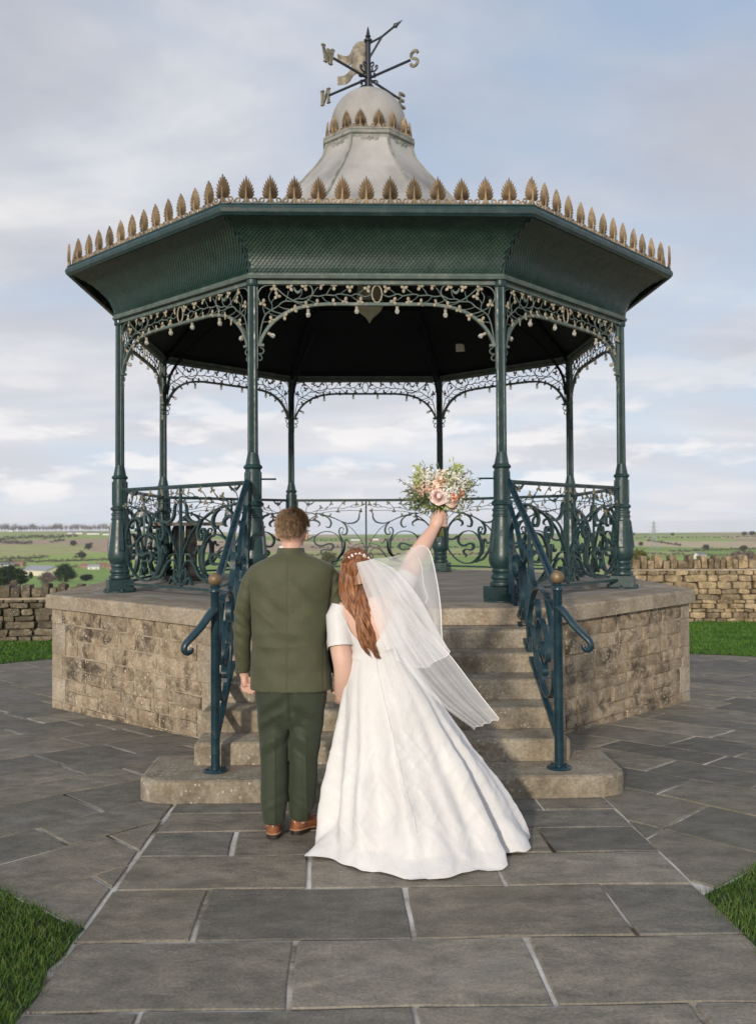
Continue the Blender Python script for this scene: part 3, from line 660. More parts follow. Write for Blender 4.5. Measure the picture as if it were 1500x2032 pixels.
# ------------------------------------------------------------------ bandstand
BX, BY, BROT = -.086, 10.346, .0335
RC, RG, RP = 2.824, 3.338, 3.542          # columns, gutter, plinth lip (octagon corners)
ZB, ZT, ZG = .97, 3.77, 4.276             # floor, top of columns, gutter top
C8 = math.cos(PI/8)
BS = thing('bandstand', 'octagonal dark green iron bandstand on a stone plinth with steps', 'bandstand', (BX, BY, 0), BROT)
BSM = Matrix.Translation((BX, BY, 0)) @ Matrix.Rotation(BROT, 4, 'Z'); BSI = BSM.inverted()
def side(k, ap, z=0):        # frame of side k: x along the side, y inwards
    th = -PI/2+k*PI/4
    return Matrix.Translation((ap*math.cos(th), ap*math.sin(th), z)) @ Matrix.Rotation(th+PI/2, 4, 'Z')
def oct8(r, z): return [(r*math.cos(-PI/2-PI/8+i*PI/4), r*math.sin(-PI/2-PI/8+i*PI/4), z) for i in range(8)]
def octprof(mb, prof, m=0, cap=False): mb.rings([oct8(r, z) for r, z in prof], cap, m)
# ---- plinth
M['whitejoint'] = simple('pale_mortar_line', [(.42, (.27, .24, .20)), (.5, (.6, .58, .55)), (.7, (.7, .69, .66))], 1.6, .9, 0)
def plinth():
    cop = .135; mb = MB(); octprof(mb, [(RP-.075, -.5), (RP-.075, ZB-cop)], cap=True); pl = mb.build('plinth', M['mortar'], BS)
    fl = MB(); octprof(fl, [(RP-.42, ZB-cop), (RP-.42, ZB-.003)], cap=True); fl.build('floor', M['floorstone'], BS)
    jr = MB(); jr.rings([oct8(r, ZB+.0015) for r in (RP-.425, RP-.408)], False); jr.build('floor_joint', M['whitejoint'], BS)
    rs = random.Random(4); apw = (RP-.06)*C8; half = (RP-.06)*math.sin(PI/8)
    # coping: dressed slabs mitred at the corners
    for k in range(8):
        s = (RP)*math.sin(PI/8); si = (RP-.40)*math.sin(PI/8); ap, ai = RP*C8, (RP-.40)*C8
        cuts = [-1, -.34, .30, 1] if k != 0 else [-1, -.4, .3, 1]
        for a, b in zip(cuts[:-1], cuts[1:]):
            m2 = MB(); e = .0025
            def xy(t, outer): return ((s if outer else si)*t, 0 if outer else ap-ai)
            q = [xy(a, 1), xy(b, 1), xy(b, 0), xy(a, 0)]; q = [(q[0][0]+e, q[0][1]), (q[1][0]-e, q[1][1]), (q[2][0]-e, q[2][1]), (q[3][0]+e, q[3][1])]
            m2.rings([[(x, y, -cop) for x, y in q], [(x, y, -.022) for x, y in q], [(x*.999, y+(.008 if i < 2 else 0), -.006) for i, (x, y) in enumerate(q)], [(x*.997, y+(.024 if i < 2 else 0), 0) for i, (x, y) in enumerate(q)]], True)
            m2.build('coping_slab', M['dressed'], pl, M=side(k, ap, ZB))
    H0 = ZB-cop-.006; q0 = -.30
    for k in (7, 1):
        hh = [rs.uniform(.78, 1.25) for _ in range(9)]; zc = [q0]
        for x in hh: zc.append(zc[-1]+x*(H0-q0)/sum(hh))
        for i in range(9):
            z0, z1 = zc[i], zc[i+1]; ql = .20 if (i//2) % 2 == 0 else .27; qr = .22 if (i//2) % 2 else .16
            x = -half+ql; end = half-qr
            while x < end-.02:
                l = rs.uniform(.20, .52); 
                if end-x-l < .14: l = end-x
                put('stone', rs.choice(FACED), pl, side(k, apw, 0) @ Matrix.Translation((x+l/2, .060+rs.uniform(-.010, .004), (z0+z1)/2)) @ Matrix.Rotation(rs.uniform(-.012, .012), 4, 'Y') @ Matrix.Rotation(rs.uniform(-.03, .03), 4, 'Z') @ Matrix.Diagonal((l-.004, .12, z1-z0-.004, 1)))
                x += l
        for sgn in (-1, 1):            # dressed corner blocks
            for j in range(0, 9, 2):
                z0, z1 = zc[j], zc[min(j+2, 9)]; ql = (.20 if (j//2) % 2 == 0 else .27) if sgn < 0 else (.22 if (j//2) % 2 else .16)
                m2 = MB(); m2.box((0, 0, 0), (ql-.006, .10, z1-z0-.006)); o = m2.build('corner_block', M['dressed'], pl, M=side(k, apw, 0) @ Matrix.Translation((sgn*(half-ql/2), .052, (z0+z1)/2)))
    # short pieces of wall either side of the steps
    for sgn in (-1, 1):
        for i in range(9):
            z0, z1 = q0+(H0-q0)*i/9, q0+(H0-q0)*(i+1)/9; l = .17
            put('stone', FACED[(i*3) % 12], pl, side(0, apw, 0) @ Matrix.Translation((sgn*(half-l/2), .058, (z0+z1)/2)) @ Matrix.Diagonal((l-.008, .12, z1-z0-.008, 1)))
    return pl
plinth()
def steps():
    yl = -RP*C8                       # local y of the lip
    y0 = BSI @ Vector((0, 5.30, 0)); ys = y0.y
    tr = (yl-ys-.345)/5; n = 7
    def step(w, ya, yb, z0, z1, name, cx=0, r=.06, big=0):
        m2 = MB(); h = w/2; pts = []
        if big:
            for a in np.linspace(0, PI/2, 7): pts.append((-h+big-big*math.cos(a)*1.0, ya+big*.75-big*.75*math.sin(a)))
            q = [(p[0], p[1]) for p in pts]; q += [(-x, y) for x, y in q[::-1]]; q = [(-h, yb)]+q+[(h, yb)]
        else: q = [(-h, yb), (-h, ya+.02), (-h+.02, ya), (h-.02, ya), (h, ya+.02), (h, yb)]
        def ins(e): return [(x*(1-e/h), y+(e if y < yb-.01 else 0)) for x, y in q]
        rs = [[(x+cx, y, z0) for x, y in q], [(x+cx, y, z1-.022) for x, y in q], [(x+cx, y, z1-.008) for x, y in ins(.006)], [(x+cx, y, z1) for x, y in ins(.022)]]
        m2.rings(rs, True); o = m2.build(name, M['stepstone'], BS); return o
    hz = [.13]+[.13+.14*i for i in range(1, 7)]
    cxx = (BSI @ Vector((.03, 5.4, 0))).x
    step(2.94, ys, ys+.6, -.10, .13, 'bottom_step', cxx, big=.22)
    ya = ys+.345
    for i in range(1, 6):
        step(2.38, ya, yl+.2, hz[i-1]+.001, hz[i], 'step', cxx*.9)
        ya += tr
steps()
# ---- columns
def column_meshes():
    p = [(.165, .02), (.165, .028)]
    base_ = MB(); base_.lathe([(.165, 0), (.165, .012), (.15, .018)], 24)
    base_.box((0, 0, .072), (.245, .245, .112))
    prof = [(.15, .134), (.155, .15), (.15, .165), (.125, .175), (.12, .185), (.138, .20), (.14, .215), (.128, .23), (.115, .245), (.128, .26), (.13, .272), (.12, .285), (.135, .30), (.158, .33), (.166, .37), (.163, .41), (.152, .46), (.140, .54), (.128, .62), (.118, .69), (.112, .735)]
    prof = [(r*.73, z) for r, z in prof]; base_.lathe(prof, 16)
    mid = MB(); mid.lathe([(r*.90, z) for r, z in [(.094, .735), (.099, .74), (.099, .752), (.090, .76), (.090, .782), (.097, .788), (.097, .80), (.084, .812), (.084, .83), (.103, .842), (.106, .856), (.097, .866), (.082, .88), (.078, 1.05), (.075, 1.155)]], 16)
    mid.lathe([(r*.90, z) for r, z in [(.075, 1.155), (.088, 1.162), (.093, 1.172), (.086, 1.186), (.072, 1.196), (.066, 1.225), (.056, 1.27), (.050, 1.30), (.0, 1.305)]], 16)
    sh = MB(); n = 32
    def star(r, z): return [((r if k % 2 else r*.86)*math.cos(2*PI*k/n), (r if k % 2 else r*.86)*math.sin(2*PI*k/n), z) for k in range(n)]
    sh.rings([star(.046, 1.26), star(.044, 2.0), star(.042, ZT-ZB-.05)], True)
    sh.lathe([(.05, ZT-ZB-.055), (.056, ZT-ZB-.045), (.056, ZT-ZB-.02), (.05, ZT-ZB+.03)], 16)
    pn = MB()                       # raised panel on the pedestal
    pn.add([(-.022, -.126, .43), (.022, -.126, .43), (.016, -.094, .70), (-.016, -.094, .70), (-.028, -.112, .415), (.028, -.112, .415), (.021, -.082, .712), (-.021, -.082, .712)], [(0, 1, 2, 3), (4, 5, 1, 0), (5, 6, 2, 1), (6, 7, 3, 2), (7, 4, 0, 3)])
    up = MB(); up.box((0, -.069, 1.01), (.028, .018, .24))
    out = []
    for nm, q, a in (('column', sh, 40), ('pedestal', base_, 40), ('collar', mid, 40), ('panel', pn, 10), ('panel', up, 10)):
        me = q.mesh(nm, M['iron']); autosmooth(me, a); out.append(me)
    return out
CM = column_meshes()
bolt = MB(); bolt.lathe([(.0, 0), (.012, .0), (.012, .02), (.006, .026), (0, .026)], 6)
boltm = bolt.mesh('bolt', M['iron'])
for k in range(8):
    a = -PI/2-PI/8+k*PI/4; Mx = Matrix.Translation((RC*math.cos(a), RC*math.sin(a), ZB)) @ Matrix.Rotation(a+PI/2, 4, 'Z')
    c = put('column', CM[0], BS, Mx); put('pedestal', CM[1], c); put('collar', CM[2], c)
    for j in range(4):
        put('panel', CM[3], c, Matrix.Rotation(j*PI/2, 4, 'Z')); put('panel', CM[4], c, Matrix.Rotation(j*PI/2, 4, 'Z'))
    for j in range(4): put('bolt', boltm, c, Matrix.Translation((.148*math.cos(j*PI/2), .148*math.sin(j*PI/2), .012)))
# ---- frieze of vines between the columns (traced in the plane of one side)
def FZ(cx, cy): return ((cx-55)/1211*.9555-1.08, ZT-(cy-33)/1211*.9555)
def fzp(pts): return smooth_path([FZ(*p) for p in pts], 4)
def flat3(path): return [(u, 0, v) for u, v in path]
def mirror(mb):
    b = len(mb.v); mb.v += [(-x, y, z) for x, y, z in mb.v]; mb.f += [tuple(b+i for i in f[::-1]) for f in mb.f]; mb.mi += mb.mi
def trefoil(name, m, s=.033):
    mb = MB()
    for a, l in ((PI/2, 1.05), (PI/2+2.15, .95), (PI/2-2.15, .95)):
        M3 = Matrix.Rotation(-a+PI/2, 3, 'Y'); c = M3 @ Vector((0, 0, s*.62*l))
        mb.ell(c, (s*.46, s*.22, s*.58*l), M3, 7, 4)
    mb.ell((0, -.002, 0), (s*.3, s*.28, s*.3), None, 6, 4)
    me = mb.mesh(name, m); autosmooth(me, 60); return me
TRE = trefoil('leaf', M['leafpale']); TRED = trefoil('leaf', M['leafdim'], .030)
FZ_LEAVES = [(290, 120, .2), (325, 205, -.5), (170, 290, 0), (265, 475, -.4), (405, 430, 2.8), (515, 355, 0), (640, 312, .1), (770, 290, -.1), (940, 285, .05), (1075, 265, 0), (1240, 265, -.1), (470, 112, 2.9), (630, 105, 2.6), (810, 90, 3.3), (950, 97, 3.0), (1125, 120, 2.8), (1320, 125, 2.7)]
def frieze_meshes():
    arch = MB(); ap = fzp([(133, 755), (137, 725), (150, 690), (185, 620), (240, 540), (330, 455), (440, 385), (560, 340), (700, 312), (850, 298), (1000, 296), (1200, 296), (1424, 296)])
    arch.ribbon(ap, .025, .035); mirror(arch)
    beam = MB(); beam.box((0, 0, ZT-.020), (2.10, .05, .036)); beam.box((0, 0, ZT+.028), (2.20, .075, .034))
    for s in (-1, 1): beam.box((s*1.040, 0, ZT-.40), (.012, .022, .74)); beam.box((s*1.008, 0, FZ(0, 752)[1]), (.055, .045, .022))
    vine = MB(); r = .0052
    def t(pts, rr=r): vine.tube(flat3(fzp(pts)), rr, 5)
    t([(125, 715), (140, 610), (165, 490), (200, 410), (265, 360), (330, 320), (380, 275), (430, 262), (490, 262), (545, 235), (620, 235), (700, 200), (780, 208), (860, 192), (950, 198), (1000, 182), (1080, 190), (1140, 200), (1190, 180), (1240, 195), (1290, 210), (1340, 195), (1372, 165)], .0064)
    for b in ([(265, 355), (270, 310), (240, 250), (235, 200), (265, 150)], [(265, 285), (275, 255), (305, 225)], [(415, 262), (435, 220), (450, 150)], [(560, 230), (590, 190), (600, 130)], [(715, 190), (750, 130), (775, 108)], [(865, 190), (895, 140), (920, 110)], [(1025, 178), (1075, 140), (1095, 130)], [(1220, 180), (1265, 140), (1290, 135)],
              [(165, 500), (195, 492), (230, 490)], [(190, 410), (175, 360), (165, 325)], [(235, 395), (300, 425), (370, 435)], [(345, 322), (400, 345), (480, 355)], [(500, 262), (560, 290), (610, 298)], [(650, 235), (700, 265), (750, 280)], [(815, 208), (860, 260), (905, 275)], [(965, 198), (1000, 235), (1040, 258)], [(1135, 200), (1180, 235), (1215, 255)]): t(b, .0042)
    mirror(vine)
    hoop = MB(); hoop.tube(flat3(fzp([(190, 330), (130, 260), (115, 190), (150, 120), (220, 88), (290, 95), (350, 150), (430, 215), (520, 262), (600, 275), (660, 255), (700, 205), (715, 150), (695, 100), (660, 80)])), .0062, 5); vine.tube(flat3(fzp([(185, 328), (280, 375), (380, 405)])), .006, 5); vine.tube([(-x, y, z) for x, y, z in flat3(fzp([(185, 328), (280, 375), (380, 405)]))], .006, 5)
    loops = MB(); loops.tube(flat3(fzp([(128, 765), (175, 800), (165, 840), (125, 845), (150, 870), (158, 900), (135, 918), (112, 910)])), .006, 5)
    moon = MB(); o = [FZ(*p) for p in ((505, 110), (512, 145), (530, 172), (552, 182), (578, 168), (595, 128))]; i_ = [FZ(*p) for p in ((520, 118), (530, 138), (545, 150), (560, 150), (575, 140), (590, 125))]
    rs = [[(a[0], -.008, a[1]), (b[0], -.008, b[1]), (b[0], .008, b[1]), (a[0], .008, a[1])] for a, b in zip(o, i_)]; moon.rings(rs, True)
    ring = MB(); ring.tube([(FZ(1424+55*math.cos(a), 0)[0], 0, FZ(0, 180+95*math.sin(a))[1]) for a in np.linspace(0, 2*PI, 25)], .0066, 6)
    d = {}
    for nm, q, m in (('arch', arch, 'iron_pale'), ('frieze', beam, 'iron_pale'), ('vine', vine, 'iron_pale'), ('hoop', hoop, 'iron_pale'), ('scroll_loops', loops, 'iron_pale'), ('crescent', moon, 'iron_pale'), ('ring', ring, 'leafpale')):
        me = q.mesh(nm, M[m]); autosmooth(me, 50); d[nm] = me
    return d
FM = frieze_meshes()
for k in range(8):
    f = put('frieze', FM['frieze'], BS, side(k, RC*C8))
    for nm in ('arch', 'vine', 'ring'): put(nm, FM[nm], f)
    for nm in ('hoop', 'scroll_loops', 'crescent'):
        put(nm, FM[nm], f); put(nm, FM[nm], f, Matrix.Diagonal((-1, 1, 1, 1)))
    rs = random.Random(k)
    for x, y, a in FZ_LEAVES:
        u, v = FZ(x, y)
        for s in (-1, 1):
            put('leaf', TRE, f, Matrix.Translation((s*u, -.014 if y > 240 else -.008, v)) @ Matrix.Rotation((a+rs.uniform(-.35, .35))*s, 4, 'Y') @ Matrix.Rotation(rs.uniform(-.4, .4), 4, 'Z'))
# ---- railing panels
ZR = 2.02
def RA(x, y): return ((x-627)/651.6*.955, ZR-(y-98)/651.6*.955)          # near the middle of a panel
def RB(x, y): return ((-.588+(x-650)/1172)*.955, ZR-(y-190)/1614*.955)    # near its end
SCROLLS = [   # (points, widths)
    ([RA(*p) for p in ((585, 205), (562, 235), (555, 285), (520, 322), (450, 333), (385, 315))], (.008, .016, .024, .024, .018, .014)),
    ([RA(*p) for p in ((385, 315), (310, 280), (230, 255), (150, 235))]+[RB(*p) for p in ((400, 530), (290, 495), (130, 480))], (.014, .016, .018, .018, .014, .012, .008)),
    ([RA(*p) for p in ((385, 315), (425, 355), (440, 405), (422, 443), (392, 438), (388, 420), (402, 415))], (.010, .022, .028, .024, .016, .012, .007)),
    ([RA(*p) for p in ((332, 715), (372, 645), (391, 580), (380, 490), (360, 420), (366, 385), (388, 374), (406, 390), (396, 406))], (.018, .028, .030, .026, .022, .018, .014, .011, .007)),
    ([RA(*p) for p in ((352, 690), (398, 620), (413, 560), (424, 502), (440, 494), (450, 515), (466, 535), (482, 518))], (.016, .018, .020, .024, .020, .014, .010, .007)),
    ([RA(*p) for p in ((377, 510), (340, 450), (290, 420), (230, 412), (165, 430), (120, 470), (115, 510), (140, 545), (190, 555), (250, 535), (290, 540), (300, 568), (272, 595), (212, 590), (180, 607), (186, 630), (210, 645), (200, 668))], (.010, .012, .013, .014, .016, .022, .026, .026, .026, .026, .034, .036, .026, .018, .026, .026, .020, .006)),
    ([RA(119, 475)]+[RB(*p) for p in ((400, 1090), (330, 1158), (250, 1178), (190, 1150), (172, 1090), (205, 1048))], (.010, .016, .022, .024, .024, .016, .008)),
    ([RB(*p) for p in ((470, 560), (350, 660), (240, 800), (185, 920), (170, 1060))], (.014, .016, .018, .020, .02)),
    ([RA(*p) for p in ((190, 245), (255, 280), (281, 325), (268, 366), (238, 371), (228, 358))], (.008, .020, .028, .024, .014, .007)),
    ([RB(*p) for p in ((235, 800), (330, 710), (420, 690), (500, 740), (512, 805), (475, 845))], (.010, .016, .026, .026, .018, .007)),
    ([RB(*p) for p in ((170, 1200), (180, 1380), (260, 1530), (400, 1675), (560, 1745), (720, 1722), (850, 1600), (930, 1480), (958, 1330), (930, 1200), (880, 1100))], (.010, .012, .014, .014, .016, .022, .030, .032, .026, .018, .010)),
    ([RA(*p) for p in ((385, 318), (440, 350), (500, 400), (560, 480), (600, 545), (618, 620), (624, 690))], (.007, .009, .010, .010, .010, .012, .012)),
    ([RB(720, 1725)]+[RA(*p) for p in ((410, 680), (480, 600), (540, 578), (585, 610), (615, 680), (624, 700))], (.022, .026, .020, .014, .012, .012, .010)),
    ([RA(*p) for p in ((470, 590), (510, 552), (555, 538), (600, 535))], (.007, .009, .009, .008)),
    ([RA(*p) for p in ((622, 735), (590, 725), (565, 690), (562, 655), (580, 640), (596, 655), (586, 675))], (.012, .016, .02, .018, .014, .010, .007)),
    ([RA(*p) for p in ((572, 735), (555, 705), (535, 690), (515, 705), (498, 735))], (.012, .018, .022, .018, .010)),
]
VINES = [[RB(*p) for p in ((165, 820), (195, 650), (300, 550), (450, 460))]+[RA(*p) for p in ((190, 205), (300, 180), (345, 180), (400, 186), (450, 170), (520, 172), (604, 150))],
         [RA(*p) for p in ((110, 245), (180, 230), (240, 219), (340, 210), (440, 205), (520, 206), (580, 205))],
         [RA(*p) for p in ((225, 197), (255, 165), (275, 145))], [RA(*p) for p in ((350, 180), (380, 150), (400, 138))], [RA(*p) for p in ((130, 228), (155, 195), (175, 180))], [RA(*p) for p in ((470, 170), (500, 150), (530, 145))],
         [RB(*p) for p in ((190, 640), (175, 560), (150, 490))], [RB(*p) for p in ((300, 550), (270, 430), (320, 300))], [RB(*p) for p in ((600, 420), (680, 340), (720, 290))]]
RLEAVES = [RA(*p) for p in ((283, 135), (408, 130), (180, 174), (350, 210), (135, 265), (270, 256), (535, 142), (593, 140), (574, 206))]+[RB(*p) for p in ((310, 300), (150, 480), (430, 650), (560, 560))]
def poly_w(pts, wd, n=5):
    P = smooth_path([(a[0], a[1], b) for a, b in zip(pts, wd)], n); return [(p[0], p[1]) for p in P], [max(.004, p[2]) for p in P]
def scroll_meshes(mat, depth=.030, shear=None, tag_='scroll', sel=None):
    out = []
    for pts, wd in (SCROLLS if sel is None else [SCROLLS[i] for i in sel]):
        p, w_ = poly_w(pts, wd); mb = MB(); mb.ribbon(p, w_, depth)
        if shear: mb.v = [shear(v) for v in mb.v]
        b = MB(); b.v = list(mb.v); b.f = list(mb.f); b.mi = list(mb.mi)
        m2 = MB(); m2.ribbon([(-x, y) for x, y in p], w_, depth)
        if shear: m2.v = [shear(v) for v in m2.v]
        for q in (b, m2):
            me = q.mesh(tag_, M[mat]); autosmooth(me, 40); out.append(me)
    return out
SCM = scroll_meshes('iron')
def rail_frame():
    mb = MB(); L = 2.0*1.0
    mb.box((0, 0, ZR), (L+.05, .040, .020)); mb.box((0, 0, ZR-.018), (L, .014, .018)); mb.box((0, 0, ZB+.085), (L, .034, .024))
    for s in (-1, 1): mb.box((s*(L/2-.008), 0, (ZR+ZB)/2+.03), (.020, .026, ZR-ZB-.10))
    mb.box((0, 0, (ZR+ZB+.08)/2), (.024, .024, ZR-ZB-.10)); mb.box((0, 0, ZB+.20), (.07, .045, .035))
    v = MB()
    for p in VINES: v.tube(flat3(smooth_path(p, 4)), .0042, 5)
    mirror(v); c = MB()
    o = [RB(*p) for p in ((230, 240), (300, 310), (370, 310), (430, 230))]; i_ = [RB(*p) for p in ((240, 235), (305, 275), (360, 275), (425, 225))]
    c.rings([[(a[0], -.01, a[1]), (b[0], -.01, b[1]), (b[0], .01, b[1]), (a[0], .01, a[1])] for a, b in zip(o, i_)], True)
    return mb.mesh('railing_panel', M['iron']), v.mesh('vine', M['iron']), c.mesh('crescent', M['iron'])
RF = rail_frame()
for k in range(1, 8):
    f = put('railing_panel', RF[0], BS, side(k, RC*C8)); put('vine', RF[1], f); put('crescent', RF[2], f); put('crescent', RF[2], f, Matrix.Diagonal((-1, 1, 1, 1)))
    for me in SCM: put('scroll', me, f)
    rs = random.Random(90+k)
    for u, v in RLEAVES:
        for s in (-1, 1): put('leaf', TRED, f, Matrix.Translation((s*u, -.006, v)) @ Matrix.Rotation(rs.uniform(-.6, .6), 4, 'Y') @ Matrix.Rotation(rs.uniform(-.5, .5), 4, 'Z'))
# ---- stair railings
def stair_rail(sgn):
    nb = BSI @ (G(428, 1530, .13) if sgn < 0 else G(1109, 1524, .13)); a = -PI/2+sgn*PI/8
    top = Vector((RC*math.cos(a)+sgn*.04, RC*math.sin(a)-.10, 0))
    A = Vector((nb.x, nb.y, 0)); d = top-A; Ld = d.length; ang = math.atan2(d.y, d.x)
    F = Matrix.Translation(A) @ Matrix.Rotation(ang, 4, 'Z')        # x from newel to column
    zA, zB = 1.235, ZR; sA, sB = .30, ZB+.07                         # handrail and stringer heights at the two ends
    def zz(x, f): t = x/Ld; return (sA+(sB-sA)*t)*(1-f)+(zA+(zB-zA)*t)*f
    mb = MB(); x0, x1 = .05, Ld
    pr = []
    for x in (x0, Ld*.5, Ld-.02): pr.append([(x, y, zz(x, 1)+dz) for y, dz in ((-.023, -.018), (-.027, 0), (-.018, .015), (0, .020), (.018, .015), (.027, 0), (.023, -.018))])
    mb.rings(pr, True)
    root = mb.build('stair_railing', M['iron_blue'], BS, M=F)
    q = MB(); q.rings([[(x, y, zz(x, 0)+dz) for y, dz in ((-.017, -.016), (.017, -.016), (.017, .016), (-.017, .016))] for x in (x0, Ld)], True); q.build('stringer', M['iron_blue'], root)
    for x in (.075, Ld-.03, Ld*.5):
        q = MB(); q.box((x, 0, (zz(x, 0)+zz(x, 1))/2), (.022, .026, zz(x, 1)-zz(x, 0)-.02)); q.build('upright', M['iron_blue'], root)
    def shear(v):
        u = (v[0]+1.0)/2.0; f = (v[2]-ZB-.085)/(ZR-ZB-.085); x = .09+(Ld-.14)*(1-u); return (x, v[1]*1.25, zz(x, max(0, min(1, f*.97+.01))))
    for me in scroll_meshes('iron_blue', .030, shear, sel=(0, 1, 3, 5, 7, 10, 11, 12)): put('scroll', me, root)
    # newel post
    q = MB(); q.lathe([(.076, 0), (.078, .006), (.072, .012), (.04, .015)], 20); q.lathe([(.028, .012), (.027, 1.085), (.030, 1.09), (.036, 1.097), (.036, 1.108), (.031, 1.115), (.029, 1.12), (.034, 1.126), (.034, 1.133), (.02, 1.138)], 20)
    for j in range(4): q.lathe([(.009, .008), (.009, .020), (.003, .023)], 6, (.058*math.cos(j*PI/2+.6), .058*math.sin(j*PI/2+.6), 0))
    me = q.mesh('newel_post', M['iron_blue']); autosmooth(me, 40); nw = put('newel_post', me, BS, Matrix.Translation((nb.x, nb.y, .13)))
    q = MB(); n = 20
    rs = []
    for i in range(13):
        t = -PI/2+PI*i/12; r = .041*math.cos(t)+.001; rs.append([((r*(1 if j % 2 else .97))*math.cos(2*PI*j/n), (r*(1 if j % 2 else .97))*math.sin(2*PI*j/n), 1.174+.041*math.sin(t)) for j in range(n)])
    q.rings(rs, True); me = q.mesh('ball_finial', M['gold']); autosmooth(me, 60); put('ball_finial', me, nw)
    # scrolled end of the handrail, sweeping down and outwards
    q = MB(); s = sgn
    path = smooth_path([(0, -.02, .99), (s*.02, -.055, .97), (s*.065, -.10, .90), (s*.115, -.145, .84), (s*.150, -.17, .80), (s*.158, -.175, .765), (s*.140, -.168, .745), (s*.118, -.158, .755), (s*.115, -.156, .775)], 5)
    w_ = list(np.interp(np.linspace(0, 1, len(path)), [0, .3, .6, .75, .9, 1], [.030, .028, .023, .020, .018, .015]))
    q.tube([tuple(p) for p in path], w_, 10, flat=.72); me = q.mesh('scrolled_rail_end', M['iron_blue']); autosmooth(me, 60); put('scrolled_rail_end', me, nw)
    # stub of old gate stop on the column
    q = MB(); q.tube([(0, 0, ZR+.02), (-sgn*.20, 0, ZR+.02)], .009, 6); q.build('gate_stop', M['iron_blue'], BS, M=Matrix.Translation((RC*math.cos(a), RC*math.sin(a), 0)))
for s in (-1, 1): stair_rail(s)
# ---- cove of overlapping scales
COVE = [(RC+.045, ZT+.045), (RC+.055, ZT+.10), (RC+.085, ZT+.17), (RC+.135, ZT+.235), (RC+.215, ZT+.305), (RC+.32, ZT+.37), (RG-.03, ZG-.075)]
def cove():
    P = smooth_path(COVE, 8); P = [np.array(p) for p in P]; cum = [0]
    for a, b in zip(P[:-1], P[1:]): cum.append(cum[-1]+np.linalg.norm(b-a))
    Lc = cum[-1]; rows = 25
    def prof(s):
        r = np.interp(s, cum, [p[0] for p in P]); z = np.interp(s, cum, [p[1] for p in P]); return r, z
    t8 = math.tan(PI/8); sh = MB()
    for i in range(len(P)-1):
        (r0, z0), (r1, z1) = P[i], P[i+1]; a0, a1 = r0*C8, r1*C8
        sh.add([(-a0*t8, -a0, z0), (a0*t8, -a0, z0), (a1*t8, -a1, z1), (-a1*t8, -a1, z1)], [(0, 1, 2, 3)])
    cs = put('cove', sh.mesh('cove', M['scale'])); bpy.data.objects.remove(cs)
    sc = MB(); dv = Lc/rows; du = .037
    for i in range(rows+1):
        s = i*dv; sl = max(0, s-dv*1.0); su = min(Lc, s+dv*.95)
        r, z = prof(s); rl, zl = prof(sl); ru, zu = prof(su); ap = r*C8; hw = ap*t8
        tn = np.array((rl-ru, zl-zu)); tn = tn/np.linalg.norm(tn); nr = np.array((-tn[1], tn[0]));   # points outwards/down
        if nr[0] < 0: nr = -nr
        n = int(2*hw/du); off = (i % 2)*.5
        for j in range(-n//2-1, n//2+2):
            u = (j+off)*du
            if abs(u)+du*.5 > hw: continue
            f = lambda rr, zz_, e: (-(rr+nr[0]*e)*C8, zz_+nr[1]*e)
            yl_, zl_ = f(rl, zl, .020); yu, zu_ = f(ru, zu, .001); ym, zm = f(r, z, .009)
            sc.add([(u, yl_, zl_), (u+du*.52, ym, zm), (u+du*.3, yu, zu_), (u-du*.3, yu, zu_), (u-du*.52, ym, zm)], [(0, 1, 2, 3, 4)])
    rib = MB(); rb = [(r*1.0, z) for r, z in P]
    rib.tube([(r*math.cos(-PI/2+PI/8), r*math.sin(-PI/2+PI/8), z) for r, z in rb], .012, 6)
    return sh.mesh('cove', M['scale']), sc.mesh('scales', M['scale']), rib.mesh('hip_rib', M['iron'])
CV = cove()
for k in range(8):
    c = put('cove', CV[0], BS, Matrix.Rotation(k*PI/4, 4, 'Z')); tag(put('scales', CV[1], c), kind='stuff'); put('hip_rib', CV[2], c)
def ringmould(name, prof, mat, parent=BS, closed=True):
    mb = MB(); pr = prof+([prof[0]] if closed else []); mb.rings([oct8(r, z) for r, z in pr], False); return mb.build(name, mat, parent)
ringmould('eaves_beam', [(RC+.02, ZT+.002), (RC+.07, ZT+.002), (RC+.078, ZT+.022), (RC+.06, ZT+.03), (RC+.06, ZT+.05), (RC+.02, ZT+.06)], M['iron_pale'])
g = [(RG-.035, ZG-.095), (RG-.005, ZG-.10), (RG+.018, ZG-.078), (RG+.024, ZG-.05), (RG+.012, ZG-.022), (RG-.004, ZG-.016), (RG+.004, ZG-.008), (RG+.004, ZG), (RG-.06, ZG), (RG-.06, ZG-.05)]
ringmould('gutter', g, M['iron'])
